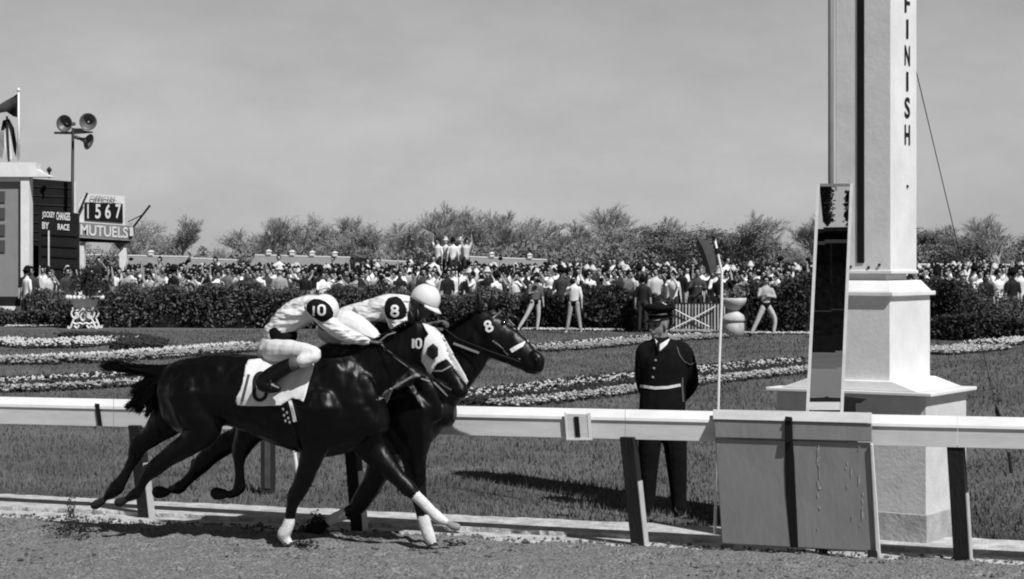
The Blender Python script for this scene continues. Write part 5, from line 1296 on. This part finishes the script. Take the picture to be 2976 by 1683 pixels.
POSES = [
 (dict(), 'arms down', 'dark haired'), (dict(L='up'), 'one arm raised', 'dark haired'), (dict(L='up', R='up'), 'both arms raised', 'dark haired'),
 (dict(R='eyes', L='down'), 'shading the eyes', 'dark haired'), (dict(hat=1, sleeve=1), 'arms down', 'pale hatted'), (dict(long=1), 'arms down', 'long haired'),
 (dict(L='wave', long=1), 'waving an arm', 'long haired'), (dict(L='eyes', R='eyes', cam=1), 'holding a camera', 'dark haired'), (dict(grey=1, sleeve=1, L='fold', R='fold'), 'arms folded', 'grey haired'),
 (dict(hat=1, dark=1, R='down'), 'arms down', 'dark hatted'), (dict(sleeve=1, L='front', R='front'), 'hands in front', 'dark haired'), (dict(R='up', hatup=1), 'waving a hat', 'dark haired')]
PM = [person_mesh('person', p[0]) for p in POSES]
TONES = [(.70, 'white'), (.70, 'white'), (.70, 'white'), (.50, 'cream'), (.30, 'light grey'), (.12, 'mid grey'), (.04, 'charcoal'), (.008, 'black'), (.008, 'black'), (.006, 'black')]
def hedge_Y(xpx):
    P = [(60, 66), (1120, 65), (1530, 63.5), (2380, 60), (3010, 60)]
    return interp(P)(xpx)
LM = [(60, 230, 'near the tote board'), (230, 400, 'below the mutuels sign'), (400, 560, 'beyond the horse tail'), (560, 720, 'above the nearer hindquarters'), (720, 860, 'behind the nearer saddle'),
      (860, 1000, 'above the first jockey'), (1000, 1150, 'above the second jockey'), (1150, 1300, 'beside the domed helmet'), (1300, 1420, 'above the horse ears'), (1420, 1540, 'above the horse muzzle'),
      (1540, 1700, 'behind the photographers'), (1700, 1850, 'past the photographers'), (1850, 1960, 'above the official'), (1960, 2090, 'over the picket gate'), (2090, 2200, 'above the stone urn'), (2200, 2380, 'beside the mirror'),
      (2380, 2800, 'beyond the finish post'), (2800, 2900, 'beyond the stay wire'), (2900, 3100, 'past the dark table')]
rn = random.Random(21); spots = []
for row in range(26):
    x = 75+rn.random()*20
    while x < 3200:
        Y = hedge_Y(x)+2.1+row*.85+rn.uniform(-.3, .3)+(row**1.35)*.12
        spots.append((row, x, Y))
        step = F/Y*(.58+.28*rn.random()); x += step
near = [s for s in spots if s[0] < 5 and not (2380 < s[1] < 2650)]
extra_lift = lambda row: 0
seen = {}
near.sort(key=lambda s: s[2]); near_set = near[:288]
for (row, x, Y) in near_set:
    pi = rn.choices(range(12), [26, 5, 2, 9, 3, 12, 3, 6, 5, 5, 10, 1])[0]; tn = rn.choice(TONES)
    where = next((l for a, b, l in LM if a <= x < b), 'near the tote board')
    o = bpy.data.objects.new('person', PM[pi]); C.objects.link(o)
    h = rn.uniform(1.0, 1.13); o.scale = (h, h, h)
    o.location = ((x-CX)/F*Y, Y, .01*row); o.rotation_euler = (0, 0, rn.gauss(0, .7)); o.color = (tn[0],)*3+(1,)
    rown = ['front', 'second', 'third', 'fourth', 'fifth'][row]
    tag(o, f'{POSES[pi][2]} spectator in {tn[1]}, {POSES[pi][1]}, {rown} row {where}', 'person', 'spectators crowding behind the infield hedge')
ns_ = set(near_set); rest = [s for s in spots if s not in ns_]
low = [person_mesh('person', p[0], .042) for p in POSES]
# the far mass of the crowd as one object
cvs = []; cfs = []; cms = []; base = 0; shades = [M_face, mat('crowd_white', .68, .8), mat('crowd_grey', .25, .8), mat('crowd_dark', .015, .8), M_hairs[0], M_hatw]
arrs = []
for me in low:
    n = len(me.vertices); co = np.zeros(n*3); me.vertices.foreach_get('co', co)
    arrs.append((co.reshape(-1, 3), [tuple(p.vertices) for p in me.polygons], [p.material_index for p in me.polygons]))
for (row, x, Y) in rest:
    k = rn.choices(range(12), [26, 4, 1, 9, 2, 12, 2, 6, 5, 3, 10, 1])[0]; co, fs_, ms_ = arrs[k]; a = rn.gauss(0, .5); h = rn.uniform(1.0, 1.15); c_, s_2 = math.cos(a)*h, math.sin(a)*h
    X0 = (x-CX)/F*Y; z0 = .004*row
    if rn.random() < .03: z0 += rn.uniform(.15, .5)
    v = np.c_[co[:, 0]*c_-co[:, 1]*s_2+X0, co[:, 0]*s_2+co[:, 1]*c_+Y, co[:, 2]*h+z0]
    keep = co[:, 2] > .75
    sh_ = rn.choice([1, 1, 1, 2, 3, 3]); mp_ = {0: 0, 1: sh_, 2: 3, 3: 4, 4: 5}
    cvs.append(v); cfs += [tuple(i+base for i in f) for f, m_ in zip(fs_, ms_) if m_ != 2]; cms += [mp_[m_] for m_ in ms_ if m_ != 2]; base += len(v)
me = bpy.data.meshes.new('crowd'); me.from_pydata(np.concatenate(cvs).tolist(), [], cfs)
for m in shades: me.materials.append(m)
me.polygons.foreach_set('material_index', cms); me.polygons.foreach_set('use_smooth', [True]*len(cfs))
o = bpy.data.objects.new('crowd', me); C.objects.link(o); tag(o, 'dense mass of spectators filling the infield behind the front rows', 'crowd', kind='stuff')
# people seen whole in front of the hedge
def fullp(label, pose, x, yb, tone, trou, rz=0, sc=1.0):
    me = person_mesh('person', pose, .022, trou); o = bpy.data.objects.new('person', me); C.objects.link(o)
    B = G(x, yb); o.location = B; o.rotation_euler = (0, 0, rz); o.scale = (sc,)*3; o.color = (tone,)*3+(1,)
    return tag(o, label, 'person')
fullp('photographer in a dark shirt and pale trousers striding before the hedge', dict(legs='step', L='front', R='down', cam=1, belt=1), 1556, 962, .10, M_trol, .3)
fullp('photographer in a white shirt and pale trousers standing with camera raised', dict(legs='apart', L='front', R='down', cam=1, belt=1), 1668, 970, .62, mat('fawn_trousers', .27, .9, .2, 8), -.2)
fullp('bending person in a pale shirt and pale trousers by the square hedge', dict(legs='bend', L='front', R='fold', belt=1), 2226, 980, .34, M_trol, .1)
fullp('person in a white shirt and grey skirt standing above the horse nose', dict(legs='stand', L='eyes', R='eyes'), 1500, 955, .7, M_mid, .1, 1.03)
fullp('person in a dark jacket standing by the yew bush with back turned', dict(legs='stand', L='down', R='down'), 1868, 968, .012, M_trou, 2.8)
# people up on a platform
pt = U(1312, 780, 78); t = thing('platform', 'low dark platform carrying a huddle of raised spectators', 'platform', (pt.x, 78, 0))
mb = MB(); mb.box((pt.x, 78.4, 1.45), (1.6, 1.5, .1)); obj('deck', mb, M_dark, t)
for dx in (-.65, .65):
    for dy in (-.6, .6): mb = MB(); mb.box((pt.x+dx, 78.4+dy, .7), (.1, .1, 1.4)); obj('leg', mb, M_dark, t)
for i, (dx, dy, pi, tn, lb) in enumerate(((-.55, 0, 1, .74, 'white topped spectator with an arm up at one end of the platform'), (-.25, .3, 4, .6, 'hatted spectator in cream at the back of the platform'), (.05, -.1, 9, .7, 'dark hatted spectator in white in the middle of the platform'), (.35, .25, 4, .7, 'hatted spectator in white at the back of the platform'), (.58, -.05, 2, .5, 'cream topped spectator with both arms up at the other end of the platform'))):
    o = bpy.data.objects.new('person', PM[pi]); C.objects.link(o); o.location = (pt.x+dx, 78.4+dy, 1.5); o.scale = (.9,)*3; o.rotation_euler = (0, 0, (i-2)*.3); o.color = (tn,)*3+(1,)
    tag(o, lb, 'person')

# ------------------------------------------------------------------ long stable roofs behind the crowd
def barn(label, x0, x1, y0, y1, Y, vents):
    A = U(x0, y0, Y); B = U(x1, y1, Y); t = thing('stable', label, 'stable', ((A.x+B.x)/2, Y, 0), group='long low stables behind the crowd')
    mb = MB(); zb = A.z-1.1
    mb.add([(A.x, Y-5, zb), (B.x, Y-5, B.z-1.1), (B.x, Y, B.z), (A.x, Y, A.z), (A.x, Y-5, zb-.12), (B.x, Y-5, B.z-1.22), (B.x, Y+5, B.z-1.1), (A.x, Y+5, zb)],
           [(0, 1, 2, 3), (4, 5, 1, 0), (3, 2, 6, 7)]); obj('roof', mb, mat('roof_felt', .20, .9, .15, 2), t)
    mb = MB(); mb.box(((A.x+B.x)/2, Y, (zb-.1)/2), (B.x-A.x-.4, 9, zb-.1)); obj('wall', mb, M_mid, t)
    mb = MB(); mb.prism([(A.x, Y-.12, A.z+.01), (B.x, Y-.12, B.z+.01), (B.x, Y-.12, B.z+.10), (A.x, Y-.12, A.z+.10)], (0, .24, 0)); obj('ridge_cap', mb, M_white2, t)
    for v in vents:
        q = U(v, 0, Y).x; f_ = (q-A.x)/(B.x-A.x); z_ = A.z*(1-f_)+B.z*f_+.1
        mb = MB(); mb.box((q, Y, z_+.11), (.3, .5, .22)); mb.frustum((q, Y, z_+.22), (.42, .6), (.1, .3), .12); obj('roof_vent', mb, M_white2, t)
barn('long low stable roof just beyond the mutuels sign', 250, 548, 742, 748, 135, (440,))
barn('short stable roof between the mutuels sign and the tail of the horse', 556, 690, 752, 758, 137, ())
barn('long stable roof with four pale vents above the hindquarters', 742, 1018, 743, 750, 135, (782, 850, 908, 974))
barn('pale stable roof end above the first jockey', 1085, 1180, 758, 762, 140, ())
barn('long stable roof above the ears of the farther horse', 1362, 1590, 748, 757, 135, (1430, 1540))
barn('long stable roof beyond the finish post', 2668, 3040, 770, 772, 135, ())

# ------------------------------------------------------------------ trees
M_bark = mat('grey_bark', .22, .9, .2, 2); M_bark_p = mat('pale_bark', .30, .9, .2, 2); M_crown_g = mat('budding_crown', .30, .95, .15, .3, spec=.05); M_crown_d = mat('evergreen_crown', .18, .95, .2, .3, spec=.05)
def tree_meshes(seed, h, spread, levels, leafn, leafs, tw):
    rn = random.Random(seed); tr = MB(); cr = MB()
    def limb(p, d, L, r, lv):
        k = 3; pts = [p]; q = p
        for i in range(k):
            d = (d+Vector((rn.gauss(0, .12), rn.gauss(0, .12), rn.gauss(.02, .08)))).normalized(); q = q+d*L/k; pts.append(q)
        tgt = tr if lv < 2 else cr
        rs = [r*(1-.3*i/k) for i in range(k+1)]
        if lv >= 3: tgt.tube([pts[0], pts[-1]], [r, r*.5], 3)
        else: tgt.tube(pts, rs, 5 if lv < 2 else 3)
        if lv >= levels:
            return
        n = (5, 5, 4, 4, 3)[min(lv, 4)]
        for i in range(n):
            t_ = .35+.65*(i+rn.random())/n if lv else .3+.7*(i+rn.random())/n
            b = pts[0].lerp(pts[-1], min(t_, 1)) if lv > 2 else pts[min(int(t_*k), k-1)].lerp(pts[min(int(t_*k)+1, k)], t_*k-int(t_*k) if t_ < 1 else 1)
            a = Vector((rn.gauss(0, 1), rn.gauss(0, 1), 0)).normalized()
            nd = (d*(1.0 if lv else .9)+a*spread*rn.uniform(.5, 1.2)+Vector((0, 0, .25))).normalized()
            limb(b, nd, L*rn.uniform(.48, .72), max(r*.5, tw), lv+1)
        limb(pts[-1], d, L*.6, max(r*.6, tw), lv+1)
    limb(Vector((0, 0, 0)), Vector((0, 0, 1)), h*.42, h*.022, 0)
    if leafn:
        vs = cr.v[:] or tr.v[:]
        def pos():
            p = Vector(vs[rn.randrange(len(vs))]); return p+Vector((rn.gauss(0, .35), rn.gauss(0, .35), rn.gauss(0, .3)))
        leaf_cloud(cr, leafn, pos, leafs, rn)
    zs = [v[2] for v in cr.v]; top = max(zs)
    for m_ in (tr, cr): m_.v = [(x/top, y/top, z/top) for x, y, z in m_.v]
    return tr, cr
def mesh_of(name, mb, m):
    me = bpy.data.meshes.new(name); me.from_pydata(mb.v, [], mb.f); me.materials.append(m); me.update(); return me
KIND = []
for i in range(4):
    tr, cr = tree_meshes(50+i, 10, .75, 5, 0, 0, .018); KIND.append((mesh_of('trunk', tr, M_bark), mesh_of('crown', cr, M_bark), 'bare grey twigged'))
for i in range(2):
    tr, cr = tree_meshes(60+i, 10, .6, 5, 0, 0, .018); KIND.append((mesh_of('trunk', tr, M_bark_p), mesh_of('crown', cr, M_bark_p), 'tall bare pale branched'))
for i in range(3):
    tr, cr = tree_meshes(70+i, 10, .9, 4, 4500, .075, .02); KIND.append((mesh_of('trunk', tr, M_bark), mesh_of('crown', cr, M_crown_g), 'budding grey hazy'))
for i in range(2):
    tr, cr = tree_meshes(80+i, 10, 1.1, 4, 9000, .11, .02); KIND.append((mesh_of('trunk', tr, M_bark), mesh_of('crown', cr, M_crown_d), 'dense dark rounded'))
rn = random.Random(77)
TR = [(330, 566, 6, 'beside the bracket arm of the mutuels sign'), (385, 552, 7, 'a little past the mutuels sign'), (455, 545, 2, 'above the low stable roof'), (405, 590, 8, 'low over the stable roof near the sign'), (560, 618, 8, 'small in the gap above the horse tail'),
 (625, 575, 6, 'at the edge of the open sky gap'), (668, 550, 0, 'over the first roof vent'), (725, 548, 1, 'over the second roof vent'), (770, 540, 6, 'over the third roof vent'), (815, 548, 3, 'over the fourth roof vent'), (845, 572, 7, 'above the first jockey'), (885, 570, 2, 'ahead of the first jockey'),
 (950, 560, 7, 'above the second jockey back'), (985, 562, 0, 'above the second jockey shoulders'), (1035, 556, 6, 'by the domed helmet'), (1095, 514, 4, 'tallest, above the platform huddle'), (1135, 550, 8, 'low behind the platform huddle'), (1178, 524, 1, 'above the poll of the farther horse'), (1240, 530, 3, 'above the face of the farther horse'),
 (1290, 545, 0, 'above the nose of the farther horse'), (1340, 565, 7, 'over the last stable roof'), (1380, 546, 5, 'rising pale between grey crowns'), (1435, 556, 2, 'above the first photographer'), (1450, 590, 9, 'low above the second photographer'), (1520, 565, 8, 'to one side of the tall pale crown'), (1590, 516, 5, 'standing clear above the dark crowns'),
 (1650, 575, 9, 'above the cap of the official'), (1705, 548, 0, 'by the dark pennant'), (1760, 562, 9, 'just behind the dark pennant'), (1830, 555, 10, 'above the stone urn'), (1885, 530, 4, 'thin topped above the bending person'), (1925, 590, 9, 'sloping down to the open sky gap'), (2000, 618, 8, 'small before the mirror'), (2050, 545, 2, 'half hidden behind the mirror'), (2110, 560, 6, 'wholly behind the mirror frame'),
 (2318, 550, 10, 'touching the edge of the finish post'), (2355, 568, 0, 'thin between post and stay wire'), (2395, 585, 4, 'pale beneath the stay wire'), (2450, 588, 9, 'broad and low beyond the stay wire'), (2520, 540, 5, 'fan shaped near the last of the sky'), (2572, 565, 7, 'at the far end of the tree line')]
fr_ = set()
for (x, top, k, where) in TR:
    Y = 300+rn.uniform(-25, 25); xo, yo = D(x, top); h = EH+(HY-yo)/F*Y
    h *= 1.06; t = thing('tree', KIND[k][2]+' tree '+where, 'tree', ((xo-CX)/F*Y, Y, 0), rn.random()*6.28, 'far line of trees behind the stables')
    wsc = (1.6 if k < 6 else 1.8)*rn.uniform(.8, 1.3)
    for me, nm in ((KIND[k][0], 'trunk'), (KIND[k][1], 'crown')):
        o = bpy.data.objects.new(nm, me); C.objects.link(o); o.parent = t; o.scale = (h*wsc, h*wsc, h)
# undergrowth that reads as one mass
for nm, lab, Y, m, topf, n, sd_ in (('undergrowth', 'grey brushwood filling in beneath the far trees', 325, M_crown_g, interp([(200, 620), (480, 632), (560, 640), (620, 610), (700, 598), (900, 602), (960, 610), (1100, 596), (1300, 596), (1500, 600), (1700, 596), (1900, 602), (1960, 630), (2020, 622), (2100, 605), (2320, 615), (2440, 604), (2600, 606)]), 52000, 5),
                                    ('dark_undergrowth', 'darker evergreen scrub low behind the stables', 280, M_crown_d, interp([(200, 650), (560, 650), (640, 636), (880, 634), (1000, 640), (1300, 622), (1560, 626), (1640, 612), (1900, 612), (1990, 640), (2300, 625), (2420, 610), (2600, 612)]), 44000, 6)):
    rn = random.Random(sd_); mb = MB()
    def pos():
        xd = rn.uniform(120, 2640); top = topf(xd)+9*math.sin(xd*.06+sd_)+6*math.sin(xd*.17); xo, yo = D(xd, top+4); Yq = Y+rn.uniform(0, 12)
        zt = EH+(HY-yo)/F*Yq; return Vector(((xo-CX)/F*Yq, Yq, max(.2, zt*(rn.random()**.7)*(1+.22*rn.random()**2))))
    leaf_cloud(mb, n, pos, .27 if sd_ == 6 else .22, rn)
    tag(obj(nm, mb, m), lab, 'scrub', kind='stuff')
